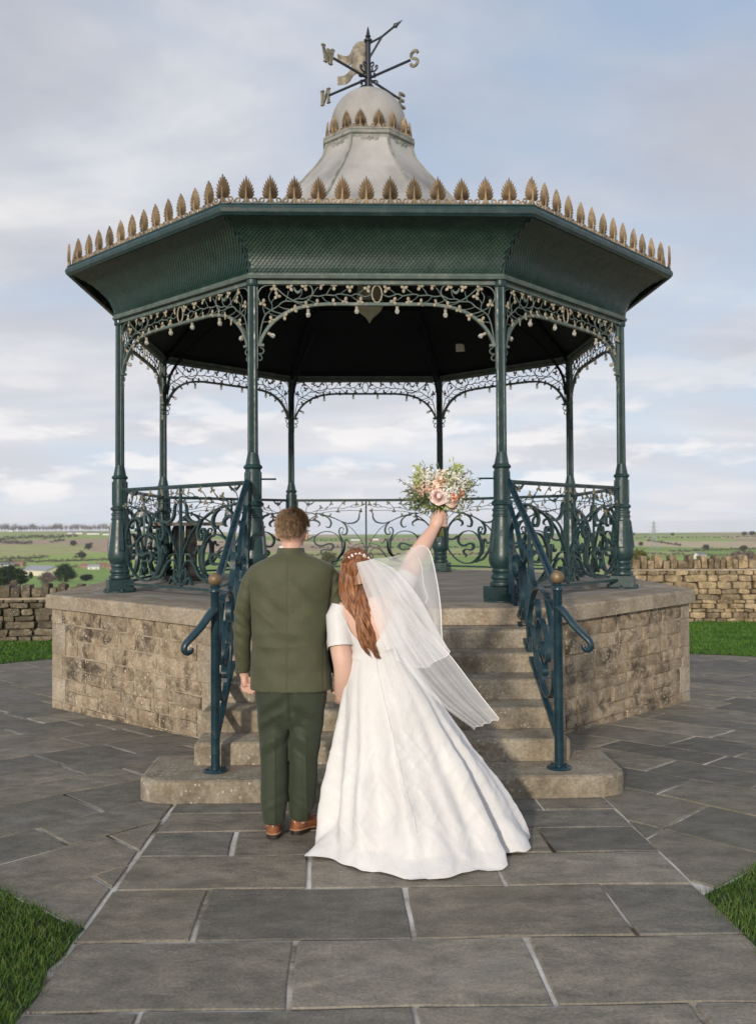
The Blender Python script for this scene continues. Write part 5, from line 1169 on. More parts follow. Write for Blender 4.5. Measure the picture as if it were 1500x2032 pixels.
def groom():
    Y = 4.72; off = Vector((W(573, 1650, Y).x, Y, 0)); g = thing('person', 'person in olive green suit and tan shoes seen from behind', 'person', off)
    hc = W(580, 1057, Y+.015); HM = Matrix.Rotation(R_(-9), 3, 'Z') @ Matrix.Rotation(R_(3), 3, 'Y')
    # ---- body, one continuous surface
    b = MB(); head(b, hc, HM, 1.0)
    nb = W(577, 1112, Y); b.tube([hc+Vector((0, -.01, -.05)), W(578, 1085, Y+.0), nb], [.055, .057, .066], 16)
    b.rings(px_rings([(1108, 552, 603, .06), (1130, 520, 640, .08), (1180, 520, 635, .095), (1250, 522, 630, .095), (1330, 522, 635, .10), (1385, 525, 635, .09)], Y), True)
    for pts, r in (([(548, 1370, 0), (546, 1450, 0), (544, 1510, 0), (543, 1570, -.01), (543, 1645, -.02)], (.06, .055, .045, .042, .034)), ([(606, 1370, 0), (606, 1450, .01), (602, 1510, .02), (599, 1570, .03), (594, 1635, .04)], (.06, .055, .045, .042, .034))):
        b.tube([W(x, y, Y+d) for x, y, d in pts], r, 12)
    LA = [(508, 1146, 0), (488, 1190, .0), (481, 1240, .015), (482, 1290, .04), (484, 1330, .06), (486, 1342, .066)]
    RA_ = [(650, 1146, 0), (665, 1190, .01), (668, 1240, .05), (667, 1290, .10), (670, 1340, .15)]
    b.tube([W(x, y, Y+d) for x, y, d in LA], (.03, .032, .032, .030, .027, .027), 12); b.tube([W(x, y, Y+d) for x, y, d in RA_], (.03, .032, .032, .030, .028), 12)
    # left hand: relaxed, palm turned back, fingers curled
    hw = W(486, 1340, Y+.066); b.tube([hw, W(487, 1350, Y+.07), W(490, 1360, Y+.07)], [(.021, .030), (.024, .040), (.022, .040)], 12)
    for i, (x0, x1, x2, x3, ye) in enumerate(((481, 481, 484, 489, 1373), (486, 487, 491, 496, 1376), (492, 494, 498, 502, 1376), (497, 500, 503, 506, 1372))):
        finger(b, [W(x0, 1356, Y+.075-.012*i), W(x1, 1364, Y+.075-.014*i), W(x2, 1371, Y+.06-.014*i), W(x3, ye, Y+.05-.014*i)], .0095, .0078)
    finger(b, [W(497, 1345, Y+.06), W(502, 1352, Y+.055), W(503, 1360, Y+.05)], .0115, .009)
    # right hand, clasped with the other person's
    rw = W(670, 1340, Y+.15); b.tube([rw, W(674, 1360, Y+.17), W(678, 1372, Y+.18)], [(.022, .03), (.026, .04), (.024, .04)], 12)
    for i in range(4): finger(b, [W(675+i*3, 1368, Y+.20-.018*i), W(680+i*3, 1380, Y+.20-.018*i), W(688+i*2, 1384, Y+.18-.018*i), W(693+i, 1378, Y+.16-.015*i)], .0095, .008)
    finger(b, [W(676, 1352, Y+.14), W(683, 1362, Y+.13), W(690, 1368, Y+.13)], .0115, .009)
    me = remesh(b, .0048, 3); me.materials.append(M['skin']); meshmap(me, None, off); put('body', me, g)
    face_bits(g, hc, HM, 1.0, off)
    # ---- jacket
    j = MB()
    rows = [(1096, 553, 604, .062, .0), (1101, 545, 612, .070), (1107, 532, 628, .080), (1114, 515, 645, .092), (1122, 500, 660, .100), (1131, 493, 667, .106), (1150, 492, 666, .118), (1170, 495, 661, .126), (1195, 498, 656, .132), (1230, 500, 652, .132), (1275, 501, 649, .132), (1315, 499, 654, .14), (1345, 497, 658, .148), (1366, 496, 660, .152)]
    j.rings(px_rings(rows, Y, 40, 2.5), True)
    me = remesh(j, .0065, 5); me.materials.append(M['suit'])
    P = lambda x, y: W(x, y, Y-.12)
    seam = P(572, 1230).x; elb = P(482, 1230)
    def folds(a, n):
        x, y, z = a[:, 0], a[:, 1], a[:, 2]; back = np.clip(-n[:, 1], 0, 1)
        d = np.zeros(len(a))
        # centre back seam and the two side vents
        d -= .0035*np.exp(-((x-seam)/.0035)**2)*back*(z < P(0, 1108).z)
        for px, z1 in ((642, 1285), (503, 1295)):
            xx = P(px, 1330).x; d -= .006*np.exp(-((x-xx)/.004)**2)*back*(z < P(0, z1).z)
        # shoulder/armhole seams
        for px, sg in ((497, 1), (662, -1)):
            xx = P(px, 1150).x+sg*(.02*np.clip((P(0, 1125).z-z)/.15, -1, 1)); d -= .003*np.exp(-((x-xx)/.005)**2)*(z > P(0, 1190).z)*(z < P(0, 1120).z)
        # drag lines across the waist and diagonal pulls
        wz = P(0, 1275).z; d += .009*nz(a, 3.5, 3, 16, 3)*np.exp(-((z-wz)/.13)**2)*back
        q = a.copy(); q[:, 2] = z+.9*(x-seam); d += .011*nz(q, 2.0, 3, 13, 11)*np.exp(-((z-P(0, 1200).z)/.12)**2)*back
        q = a.copy(); q[:, 2] = z-.8*np.abs(x-seam); d += .007*nz(q, 2, 3, 9, 5)
        q = a.copy(); q[:, 2] = z+.7*(x-seam); d += .008*ridge(q, 1.4, 2, 7, 21)*np.exp(-((z-P(0, 1205).z)/.13)**2)*back*np.clip(np.abs(x-seam)/.08, 0, 1)
        d += .006*ridge(a, 1.6, 2, 9, 31)*np.exp(-((z-P(0, 1290).z)/.10)**2)*back
        return a+n*d[:, None]
    meshmap(me, folds); meshmap(me, None, off); jk = put('jacket', me, g)
    for path, rad, s0 in (([(514, 1131, 0), (503, 1141, 0), (493, 1165, .0), (485, 1200, .0), (480.5, 1235, .012), (481, 1285, .035), (482.5, 1333, .058)], [.022, .038, .046, .0485, .0490, .046, .0365], 1), ([(646, 1131, 0), (657, 1141, 0), (664, 1165, .0), (667, 1200, .012), (667, 1235, .04), (667, 1285, .09), (669, 1330, .14)], [.022, .038, .045, .048, .049, .046, .040], -1)):
        sl = MB(); pp = smooth_path([(*W(x, y, Y+d_), r) for (x, y, d_), r in zip(path, rad)], 5); sl.tube([tuple(p[:3]) for p in pp], [p[3] for p in pp], 20)
        sme = remesh(sl, .006, 3); sme.materials.append(M['suit'])
        def cr(a, n):
            x, z = a[:, 0], a[:, 2]; q = a.copy(); q[:, 2] = z+.55*s0*(x-x.mean())
            d_ = .018*nz(q, 4, 4, 21, 8+s0)*np.exp(-((z-P(0, 1238).z)/.12)**2)+.007*nz(q, 4, 4, 14, 2+s0)*np.exp(-((z-P(0, 1160).z)/.08)**2)+.004*nz(q, 5, 5, 12, 5)
            q[:, 2] = z+1.0*s0*(x-x.mean()); d_ += .010*(ridge(q, 3, 3, 11, 4+s0)-.3)*np.exp(-((z-P(0, 1232).z)/.11)**2)+.006*(ridge(q, 3, 3, 9, 9+s0)-.3)
            return a+n*d_[:, None]
        meshmap(sme, cr); meshmap(sme, None, off); put('sleeve', sme, jk)
    col = MB(); rs = []
    for py, e, dz in ((1088, .060, 0), (1087, .065, 0), (1098, .073, 0), (1108, .085, 0)):
        c = W(577, py, Y); rs.append([(c.x+e*1.06*math.cos(t), c.y+e*.98*math.sin(t)+.006, c.z-(.05*max(0, math.sin(t)))) for t in np.linspace(0, 2*PI, 32, endpoint=False)])
    col.rings(rs, False); me = col.mesh('collar', M['suit']); autosmooth(me, 60); meshmap(me, None, off); put('collar', me, jk)
    sc = MB(); rs = []
    for py, e in ((1084, .0580), (1083.2, .0600), (1096, .063)):
        c = W(577, py, Y); rs.append([(c.x+e*1.03*math.cos(t), c.y+e*.97*math.sin(t)+.006, c.z-.03*max(0, math.sin(t))) for t in np.linspace(0, 2*PI, 32, endpoint=False)])
    sc.rings(rs, False); me = sc.mesh('shirt_collar', M['shirt']); autosmooth(me, 60); meshmap(me, None, off); put('shirt_collar', me, g)
    for i in range(3):
        q = MB(); c = W(471.5+i*.4, 1316+i*6, Y+.03); q.ell(c, (.004, .006, .006), None, 8, 5); q.build('cuff_button', M['sole'], jk, True, off)
    # ---- trousers
    t = MB(); t.rings(px_rings([(1335, 508, 648, .125), (1365, 506, 650, .13), (1390, 507, 648, .128), (1412, 512, 643, .115), (1428, 526, 629, .09), (1442, 553, 602, .055)], Y, 32, 2.4), True)
    L1 = [(544, 1400, 0), (542.5, 1440, 0), (544, 1490, -.005), (544, 1545, -.012), (543.5, 1595, -.018), (543.5, 1632, -.022)]
    R1 = [(610, 1400, 0), (609, 1440, .004), (604, 1490, .012), (602.5, 1545, .022), (598.5, 1595, .03), (593, 1622, .036)]
    t.tube([W(x, y, Y+d) for x, y, d in L1], [(.090, .098), (.082, .09), (.073, .082), (.071, .076), (.070, .072), (.057, .066)], 22, up=(0, 1, 0)); t.tube([W(x, y, Y+d) for x, y, d in R1], [(.090, .098), (.087, .09), (.076, .082), (.074, .076), (.068, .072), (.053, .062)], 22, up=(0, 1, 0))
    me = remesh(t, .0062, 4); me.materials.append(M['trouser'])
    def tf(a, n):
        x, z = a[:, 0], a[:, 2]; back = np.clip(-n[:, 1], 0, 1); d = np.zeros(len(a))
        mid = P(576, 1400).x; z0 = P(0, 1455).z
        for px, s in ((544, -1), (604, 1)):
            xx = P(px, 1500).x; m_ = np.exp(-((x-xx)/.075)**4)
            q = a.copy(); q[:, 2] = z+.55*s*(x-xx)+1.6*(x-xx)**2; d += m_*.036*nz(q, 2.0, 2, 15, 4+s)*np.exp(-((z-z0)/.12)**2)
            d += m_*.010*nz(q, 3, 3, 22, 9+s)*np.exp(-((z-P(0, 1605).z)/.05)**2)
            q[:, 2] = z+.9*s*(x-xx); d += m_*.013*nz(q, 2.5, 2, 9, 14+s)
            q[:, 2] = z+.7*s*(x-xx); d += m_*.013*(ridge(q, 1.6, 2, 8.5, 24+s)-.3)*np.exp(-((z-P(0, 1460).z)/.13)**2)
            d += .0075*np.exp(-((x-xx-(.002*s))/.006)**2)*back*(z < P(0, 1470).z)
        d -= .010*np.exp(-((x-mid)/.010)**2)*back*(z > P(0, 1440).z)
        return a+n*d[:, None]
    meshmap(me, tf); meshmap(me, None, off); put('trousers', me, g)
    shoe(g, (W(543, 1660, 4.655).x, 4.655, 0), (-.10, 1), off=off); h2 = W(594, 1635, Y+.04); shoe(g, (h2.x-.62*.050, h2.y-.78*.050, 0), (.62, .78), off=off)
    # ---- hair: cap plus short tufts
    rs = random.Random(2); cap = MB(); Th = lambda p: hc+HM @ Vector(p)
    rr = []
    for i in range(15):
        u = i/14; ring = []
        for k in range(36):
            a = 2*PI*k/36; f = -math.sin(a)            # +1 at the back
            low = -.028 if f > .2 else (-.005 if f > -.35 else .062)
            low = np.interp(f, [-1, -.35, .0, .25, .5, 1], [.075, .058, .040, .012, -.008, -.014]); th = PI/2*(1-u)
            zt_ = .126; z = low+(zt_-low)*math.sin(th) if True else 0
            zz = (z-.03)/.098; rad = math.sqrt(max(0.002, 1-min(.999, zz*zz))) if zz > 0 else 1-.09*min(1, -zz)**2
            k2 = 1+.035*math.sin(a*3+1)
            ring.append(tuple(Th((.0785*rad*math.cos(a)*(1-.10*(f > .2)*max(0, -zz)), -.012+.100*rad*math.sin(a), z))))
        rr.append(ring)
    cap.rings(rr, False); pts = []; nr = []; fl = []
    for i in range(len(rr)):
        for k in range(36):
            for q in range(14):
                p = Vector(rr[i][k]); c0 = hc+Vector((0, -.01, .01)); n = (p-c0).normalized(); dn = HM @ Vector((0, 0, -1)); f = (dn-n*n.dot(dn))
                if f.length < .2: f = HM @ Vector((.5, .8, 0))
                f = f.normalized()+Vector((rs.gauss(0, .35), rs.gauss(0, .35), rs.gauss(0, .25))); f = (f-n*n.dot(f)).normalized()
                jt = Vector((rs.uniform(-.009, .009), rs.uniform(-.009, .009), rs.uniform(-.009, .009))); jt -= n*n.dot(jt)
                top = (p.z-hc.z) > .05
                pts.append(p+jt-n*.002); nr.append(n); fl.append(f*(1.0 if top else .62))
    tufts(cap, pts, nr, fl, .026, .0013, rs); cap.build('hair', M['hairm'], g, True, off)
    gl = MB()
    for sg in (-1, 1): gl.tube([Th((sg*.078, -.005, .012)), Th((sg*.080, .06, .014)), Th((sg*.066, .095, .012))], .0028, 6); gl.tube([Th((sg*.034+.024*math.cos(a), .10, .006+.018*math.sin(a))) for a in np.linspace(0, 2*PI, 17)], .0018, 5)
    gl.tube([Th((-.012, .106, .01)), Th((.012, .106, .01))], .0018, 5); gl.build('glasses', M['glassframe'], g, True, off)
M['glassframe'] = simple('dark_glasses_frame', [(.3, (.02, .02, .05)), (.7, (.03, .03, .07))], 10, .3, 0)
groom()

# ------------------------------------------------------------------ bride
def satin():
    m, nt, b = base('ivory_jacquard', .52, .35, 0, .15); c = pos(nt); L = nt.links.new
    r = ramp(nt, [(.3, (.63, .615, .605)), (.6, (.68, .67, .665))]); L(noi(nt, c, 5, 4), r.inputs[0]); L(r.outputs[0], b.inputs['Base Color'])
    # crinkled taffeta: sharp soft-sided creases running every way, over a faint woven motif
    rot = N(nt, 'ShaderNodeMapping'); rot.inputs['Rotation'].default_value = (.3, .6, 0); rot.inputs['Scale'].default_value = (1, 1, 1.8); L(c, rot.inputs[0])
    h = mathn(nt, 'ADD', mathn(nt, 'MULTIPLY', ridged(nt, rot.outputs[0], 5.5, 4, .6), .5), mathn(nt, 'MULTIPLY', noi(nt, c, 9, 4, .55, .8), .8))
    h = mathn(nt, 'ADD', h, mathn(nt, 'MULTIPLY', noi(nt, pos(nt, (1, 1, .62)), 38, 3, .55, 1.8), .22)); bump(nt, b, h, .6, .011)
    return m
M['dress'] = satin()
M['lining'] = simple('dress_lining', [(.3, (.72, .70, .69)), (.7, (.78, .77, .76))], 6, .6, .1)
def tulle(name, op):
    m = bpy.data.materials.new(name); m.use_nodes = True; nt = m.node_tree; L = nt.links.new; out = nt.nodes['Material Output']; nt.nodes.remove(nt.nodes['Principled BSDF'])
    tr = N(nt, 'ShaderNodeBsdfTransparent'); df = N(nt, 'ShaderNodeBsdfDiffuse'); df.inputs[0].default_value = (.95, .95, .96, 1); tl = N(nt, 'ShaderNodeBsdfTranslucent'); tl.inputs[0].default_value = (.95, .95, .96, 1)
    a = N(nt, 'ShaderNodeMixShader'); a.inputs[0].default_value = .4; L(df.outputs[0], a.inputs[1]); L(tl.outputs[0], a.inputs[2])
    b = N(nt, 'ShaderNodeMixShader'); b.inputs[0].default_value = op; L(tr.outputs[0], b.inputs[1]); L(a.outputs[0], b.inputs[2]); L(b.outputs[0], out.inputs[0]); return m
M['tulle'] = tulle('veil_tulle', .46); M['tulle2'] = tulle('veil_tulle_doubled', .56); M['cord'] = simple('satin_cord', [(.3, (.78, .77, .77)), (.7, (.84, .84, .84))], 10, .4, 0)
M['pearl'] = simple('pearl', [(.3, (.8, .76, .74)), (.7, (.86, .83, .82))], 10, .12, 0)
BYo = 4.66
def bride():
    Y = BYo; off = Vector((W(760, 1600, Y).x, Y, 0)); g = thing('person', 'person in ivory wedding gown and veil raising a bouquet', 'person', off)
    HM = Matrix.Rotation(R_(-12), 3, 'Y') @ Matrix.Rotation(R_(8), 3, 'Z') @ Matrix.Rotation(R_(-8), 3, 'X'); hc = W(711, 1136, Y+.03)
    b = MB(); head(b, hc, HM, .95)
    b.tube([hc+HM @ Vector((0, -.01, -.05)), W(719, 1172, Y+.005), W(727, 1200, Y)], [.048, .048, .06], 14)
    b.rings(px_rings([(1184, 700, 762, .055), (1196, 672, 790, .068), (1212, 668, 800, .085), (1235, 680, 802, .098), (1262, 693, 800, .102), (1290, 700, 800, .10), (1320, 694, 815, .115), (1370, 690, 830, .12), (1420, 700, 830, .11)], Y, 28, 2.2), True)
    for x0, x1 in ((735, 745), (790, 800)): b.tube([W(x0, 1410, Y), W(x1, 1520, Y), W(x1+2, 1640, Y), W(x1+2, 1652, Y)], [.085, .062, .04, .04], 12)
    for x1 in (747, 802): b.ell(W(x1, 1655, Y+.05), (.04, .11, .028), None, 10, 6)
    # left arm hanging, hand clasped low
    ar = smooth_path([(*W(x, y, Y+d), r) for x, y, d, r in ((678, 1210, 0, .05), (674, 1235, -.01, .058), (676, 1285, -.035, .055), (681, 1322, -.05, .0505), (680, 1350, -.03, .045), (676, 1377, .02, .034))], 5); b.tube([tuple(p[:3]) for p in ar], [p[3] for p in ar], 18)
    hp = W(675, 1383, Y+.06); b.tube([W(676, 1377, Y+.03), hp, W(674, 1387, Y+.09)], [(.027, .028), (.026, .034), (.024, .034)], 12)
    for i in range(4): finger(b, [W(667+4*i, 1385, Y+.09), W(666+4*i, 1391, Y+.11), W(669+4*i, 1394, Y+.13), W(673+4*i, 1390, Y+.15)], .0085, .007)
    finger(b, [W(665, 1376, Y+.05), W(660, 1372, Y+.07), W(659, 1367, Y+.09)], .0095, .008)
    # right arm raised with the flowers
    S0, E0, Wr = W(792, 1172, Y+.0), W(829, 1098, Y+.08), W(862, 1047, Y+.17)
    b.tube([W(780, 1190, Y), S0, (S0+E0)/2+Vector((.002, 0, .002)), E0, E0*.55+Wr*.45, Wr], [.05, .055, .053, .049, .042, .030], 16)
    hd = W(867, 1030, Y+.19); b.tube([Wr, W(866, 1036, Y+.18), W(869, 1022, Y+.19)], [(.031, .028), (.042, .034), (.038, .032)], 14)
    ax = W(872, 1030, Y+.205)            # stems pass here; fingers close round them
    for i in range(4):
        z = .034-.021*i; c = ax+Vector((0, 0, z)); r = .029
        pts = [c+Vector((r*1.25*math.cos(a), r*1.2*math.sin(a), -.004*q)) for q, a in enumerate(np.linspace(-2.1, 1.5, 6))]
        finger(b, [Vector(p) for p in pts], .0098, .0085)
    finger(b, [ax+Vector((-.030, -.012, .028)), ax+Vector((-.018, -.034, .040)), ax+Vector((.004, -.037, .046)), ax+Vector((.02, -.026, .048))], .0115, .009)
    me = remesh(b, .0048, 3); me.materials.append(M['skinb']); meshmap(me, None, off); put('body', me, g)
    face_bits(g, hc, HM, .95, off)
    # ---- bodice with V back: open where the back shows
    bd = MB(); rows = [(1190, 682, 782, .066), (1200, 664, 797, .078), (1214, 662, 804, .094), (1235, 676, 806, .108), (1255, 688, 805, .113), (1275, 695, 804, .112), (1292, 697, 803, .110), (1304, 692, 808, .115)]
    rs = px_rings(rows, Y, 260, 2.2); rs2 = []
    for i in range(len(rs)-1):
        for k in range(12):
            t = k/12; rs2.append([tuple(np.array(a)*(1-t)+np.array(c)*t) for a, c in zip(rs[i], rs[i+1])])
    rs2.append(rs[-1]); n = 260; fs = []
    vl = lambda py: np.interp(py, [1190, 1201, 1231, 1255, 1271, 1290], [666, 671, 685, 697, 711, 736]); vr = lambda py: np.interp(py, [1190, 1201, 1240, 1290], [795, 785, 768, 738])
    Ci = CAMM.inverted()
    def topx(p):
        q = Ci @ Vector(p); return 750-FPX*q.x/q.z, 1016+FPX*q.y/q.z
    V = [p for r in rs2 for p in r]
    for i in range(len(rs2)-1):
        for j_ in range(n):
            f = (i*n+j_, i*n+(j_+1) % n, (i+1)*n+(j_+1) % n, (i+1)*n+j_); c = np.mean([V[q] for q in f], 0); x, y = topx(c)
            if c[1] < Y and vl(y) < x < vr(y) and y < 1290: continue
            fs.append(f)
    bd.add(V, fs)
    bd.tube([W(676, 1200, Y), W(671, 1222, Y-.005), W(674, 1255, Y-.025), W(676, 1283, Y-.045)], [.046, .064, .066, .067], 20, cap=False)
    bd.tube([W(782, 1186, Y), W(796, 1166, Y+.003), W(810, 1141, Y+.03)], [.056, .062, .0575], 20, cap=False)
    me = bd.mesh('bodice', M['dress']); autosmooth(me, 80); meshmap(me, None, off); put('bodice', me, g)
    # bow at the waist
    bw = MB()
    for pts in ([(790, 1276), (775, 1283), (762, 1290)], [(788, 1282), (775, 1287), (765, 1290)], [(782, 1284), (790, 1282), (795, 1278)]): bw.tube([W(x, y, Y-.135) for x, y in pts], .004, 6)
    bw.tube([W(782, 1286, Y-.135), W(785, 1296, Y-.14), W(784, 1303, Y-.14)], .003, 5); bw.build('waist_bow', M['cord'], g, True, off)
    # ---- skirt
    NU, NV = 480, 130; sk = MB(); V = []
    zt_ = W(0, 1298, Y).z
    tabs = dict(py=[1298, 1320, 1345, 1420, 1500, 1580, 1650, 1700], l=[697, 689, 683, 671, 655, 642, 631, 627], r=[802, 818, 836, 887, 940, 993, 1030, 1040])
    zs = [W(0, p, Y).z for p in tabs['py']]
    rs_ = random.Random(8); ph = [rs_.uniform(0, 6.28) for _ in range(8)]
    for i in range(NV+1):
        t = i/NV; z = zt_*(1-t)+.004*t; zz = max(z, 0)
        l = np.interp(-z, [-q for q in zs], tabs['l']); r = np.interp(-z, [-q for q in zs], tabs['r'])
        xl, xr = (l-750)/FPX*Y, (r-750)/FPX*Y; cx, a = (xl+xr)/2, (xr-xl)/2
        fl = max(0, t-.80)/.20                      # spreads on the ground as a train
        bk = np.interp(t, [0, .08, .25, .5, .8, .93, 1], [.112, .145, .20, .28, .39, .455, .545]); fr = np.interp(t, [0, .1, .5, 1], [.112, .16, .28, .42])
        for k in range(NU):
            th = 2*PI*k/NU; c, s = math.cos(th), math.sin(th); d = bk if s < 0 else fr
            # box pleats that open into deep soft folds
            fold = 0; env = min(1, t*1.4)*(1-.45*max(0, (t-.82)/.18))
            fold += .075*env*math.cos(9*th+ph[0]+.5*math.sin(2*th))*(.5+.5*t); fold += .040*env*math.cos(15*th+ph[1]+.9*math.sin(3*th+1)); fold += .014*env*math.cos(27*th+ph[2]+1.3*math.sin(2*th))
            fold += .016*math.copysign(abs(math.cos(11*th+ph[3]))**.5, math.cos(11*th+ph[3]))*math.exp(-t*5)
            # one long fold opening on the right, where the lining turns out
            fo = math.exp(-((th-5.62)/.075)**2); fold -= .30*fo*max(0, t-.25)
            tr_ = max(0, (t-.84)/.16); fold += .27*tr_*tr_*math.exp(-((th-3.60)/.11)**2)-.05*tr_*math.exp(-((th-3.88)/.10)**2)+.07*tr_*math.exp(-((th-5.95)/.12)**2)
            rad = 1+fold+.028*noise.noise(Vector((c*2.5, s*2.5, z*3.0)))*(.3+t)
            x = cx+a*c*rad; y = Y-.0+d*s*rad
            if t > .80 and s < .3:                                   # ripple of the hem on the paving
                y -= .012*fl*math.sin(th*13+1); x += .012*fl*c*math.sin(th*7+.6)
            z2 = z+.016*fl*(.5+.5*math.sin(th*17+2.0))*(1-fl*.5)+.010*noise.noise(Vector((x*7, y*7, z*4)))*env
            V.append((x, y, max(z2, .003+.012*max(0, math.sin(th*11+.8))*(i == NV)*(s < .2))))
    fs = [(i*NU+k, i*NU+(k+1) % NU, (i+1)*NU+(k+1) % NU, (i+1)*NU+k) for i in range(NV) for k in range(NU)]
    sk.add(V, fs); me = sk.mesh('skirt', M['dress'], True)
    def crumple(a, n):
        q = a.copy(); q2 = a.copy(); q2[:, 2] = a[:, 2]+.8*a[:, 0]; q3 = a.copy(); q3[:, 2] = a[:, 2]-.9*a[:, 0]; d = .016*nz(q, 5, 5, 1.8, 1)+.003*nz(q, 15, 15, 9, 5)+.006*(ridge(q, 3.2, 3.2, 1.8, 9)-.3)+.0026*(ridge(q2, 6, 6, 10, 19)-.3)+.0026*(ridge(q3, 7, 7, 11, 29)-.3); k = np.clip((zt_-a[:, 2])*2.2, .15, 1); return a+n*(d*k)[:, None]
    meshmap(me, crumple); a = np.empty(len(me.vertices)*3); me.vertices.foreach_get('co', a); a = a.reshape(-1, 3); a[:, 2] = np.maximum(a[:, 2], .003); me.vertices.foreach_set('co', a.ravel())
    meshmap(me, None, off); so = me.copy(); put('skirt', me, g)
    sw = MB()                              # placket down the centre back
    ctr = []
    kk = int(NU*(4.62/(2*PI)))
    for i in range(3, NV-22): ctr.append(Vector(a[i*NU+kk+int((i/NV)*8)])+Vector((0, -.004, 0)))
    sw.tube(ctr, .0014, 5); sw.build('back_seam', M['lining'], g, True, off)
    # ---- hair
    rs = random.Random(5); hr = MB(); T = lambda p: hc+HM @ (Vector(p)*.95)
    rr = []
    for i in range(12):
        u = i/11; ring = []
        for k in range(32):
            a_ = 2*PI*k/32; f = -math.sin(a_); low = np.interp(f, [-1, -.4, .1, 1], [.07, .045, -.06, -.075]); th = PI/2*(1-u); z = low+(.128-low)*math.sin(th); zz = (z-.03)/.10
            rad = math.sqrt(max(.002, 1-min(.999, zz*zz))) if zz > 0 else 1
            ring.append(tuple(T((.088*rad*math.cos(a_), -.014+.105*rad*math.sin(a_), z))))
        rr.append(ring)
    hr.rings(rr, False)
    Lp = lambda t: (np.interp(t, [0, .16, .32, .48, .62, .78, .90, 1], [676, 673, 676, 687, 700, 711, 722, 748]), np.interp(t, [0, .16, .32, .48, .62, .78, .9, 1], [1118, 1150, 1178, 1205, 1232, 1265, 1288, 1309]))
    Rp_ = lambda t: (np.interp(t, [0, .16, .32, .48, .62, .78, .90, 1], [738, 740, 737, 737, 741, 748, 753, 756]), np.interp(t, [0, .16, .32, .48, .62, .78, .9, 1], [1116, 1148, 1178, 1205, 1232, 1265, 1288, 1309]))
    dep = lambda t: np.interp(t, [0, .16, .32, .5, .7, 1], [.075, .088, .085, .115, .135, .15])
    for q in range(680):
        s = rs.random(); ly = rs.random(); end = rs.uniform(.86, 1.0) if rs.random() < .75 else rs.uniform(.6, .9); ph_ = rs.uniform(0, 6.28); am = rs.uniform(.003, .011); lock = int(s*7); path = []; wd = []
        for i in range(19):
            t = end*i/18; l, r = Lp(t), Rp_(t); s2 = s+.10*math.sin(t*10+lock*1.7)*t*t+.03*math.sin(t*16+ph_)*t; px_, py_ = l[0]+(r[0]-l[0])*s2, l[1]+(r[1]-l[1])*s2
            bulge = math.sqrt(max(0, 1-(2*s-1)**2)); d = dep(t)*(.62+.38*bulge)+.012*ly*bulge+.012*math.sin(t*8+lock*2.1+1)*t
            p = W(px_, py_, Y+.03-d); wv = am*math.sin(t*11+lock*1.3+ph_*.25)*(.3+t*1.5); path.append(p+Vector((wv, wv*.5, 0))); wd.append(np.interp(i/18, [0, .1, .7, 1], [.002, .0036, .0032, .0006]))
        hr.tube(path, wd, 5, cap=False)
    # swept strands over the crown, gathered at the comb
    for q in range(300):
        a_ = rs.uniform(0, 2*PI); st = Vector((.092*math.cos(a_), -.014+.108*math.sin(a_)*.9, rs.uniform(-.05, .03))) if rs.random() < .6 else Vector((.085*math.cos(a_)*.7, .04+.05*rs.random(), .10))
        en = Vector((.02+rs.uniform(-.03, .03), -.112, .055+rs.uniform(-.02, .02))); path = []
        for i in range(10):
            t = i/9; p = st.lerp(en, t); c0 = Vector((0, -.014, .02)); d = (p-c0); e = math.sqrt((d.x/.092)**2+(d.y/.110)**2+(d.z/.112)**2); p = c0+d*(1.0+.012*rs.random())/max(e, .3); path.append(T(p))
        hr.tube(path, [.001]+[.0035]*8+[.002], 4, cap=False)
    me = hr.mesh('hair', M['hairr'], True); meshmap(me, None, off); hair = put('hair', me, g)
    for x, y in ((692.5, 1106), (698, 1101), (706, 1099), (714, 1096.5), (724.5, 1097), (722, 1103), (737, 1101), (700, 1105)):
        q = MB(); p = W(x, y, Y-.055); d = (hc-p).normalized(); 
        c0 = hc+HM @ Vector((0, -.013, .02)); v = p-c0; v = HM.transposed() @ v; e = math.sqrt((v.x/.090)**2+(v.y/.108)**2+(v.z/.110)**2); p = c0+HM @ (v/e)
        q.ell(p, (.0058, .0058, .0058), None, 10, 8); q.ell(p+Vector((.009, -.002, -.006)), (.003,)*3, None, 7, 5)
        q.build('hair_pearl', M['pearl'], hair, True, off)
    # ---- veil: three sheets of tulle gathered at the comb
    vl_ = thing_part = None
    def sheet(name, Lc, Rc, folds, amp, nu=40, nv=36, mat='tulle', edge=True, gather=.16, parent=None, sag=0):
        Lc = smooth_path(Lc, 8); Rc = smooth_path(Rc, 8)
        li = lambda P_, t: np.array([np.interp(t*(len(P_)-1), range(len(P_)), [p[i] for p in P_]) for i in range(3)])
        V = []
        for i in range(nv+1):
            t = i/nv; A, B = li(Lc, t), li(Rc, t)
            for k in range(nu+1):
                s = k/nu; e = A*(1-s)+B*s; py = e[1]+sag*math.sin(s*PI)*t*t+1.4*math.sin(s*folds*PI*2+1)*t**6
                d = e[2]+amp*(gather+(1-gather)*t)*(math.sin(s*folds*2*PI+.8*math.sin(t*3))+.30*math.sin(s*folds*3.3*PI+2+t*2))*(.55+.45*math.sin(s*5+t*3+folds))
                V.append(W(e[0]+2.0*t*math.sin(s*folds*2*PI+1.5), py, d))
        m_ = MB(); m_.add(V, [(i*(nu+1)+k, i*(nu+1)+k+1, (i+1)*(nu+1)+k+1, (i+1)*(nu+1)+k) for i in range(nv) for k in range(nu)])
        me = m_.mesh(name, M[mat], True); meshmap(me, None, off); o = put(name, me, g if parent is None else parent)
        return o, V, nu, nv
    def cord(o, pts, r=.0017):
        c = MB(); c.tube(pts, r, 5); c.build('satin_edge', M['cord'], o, True, off)
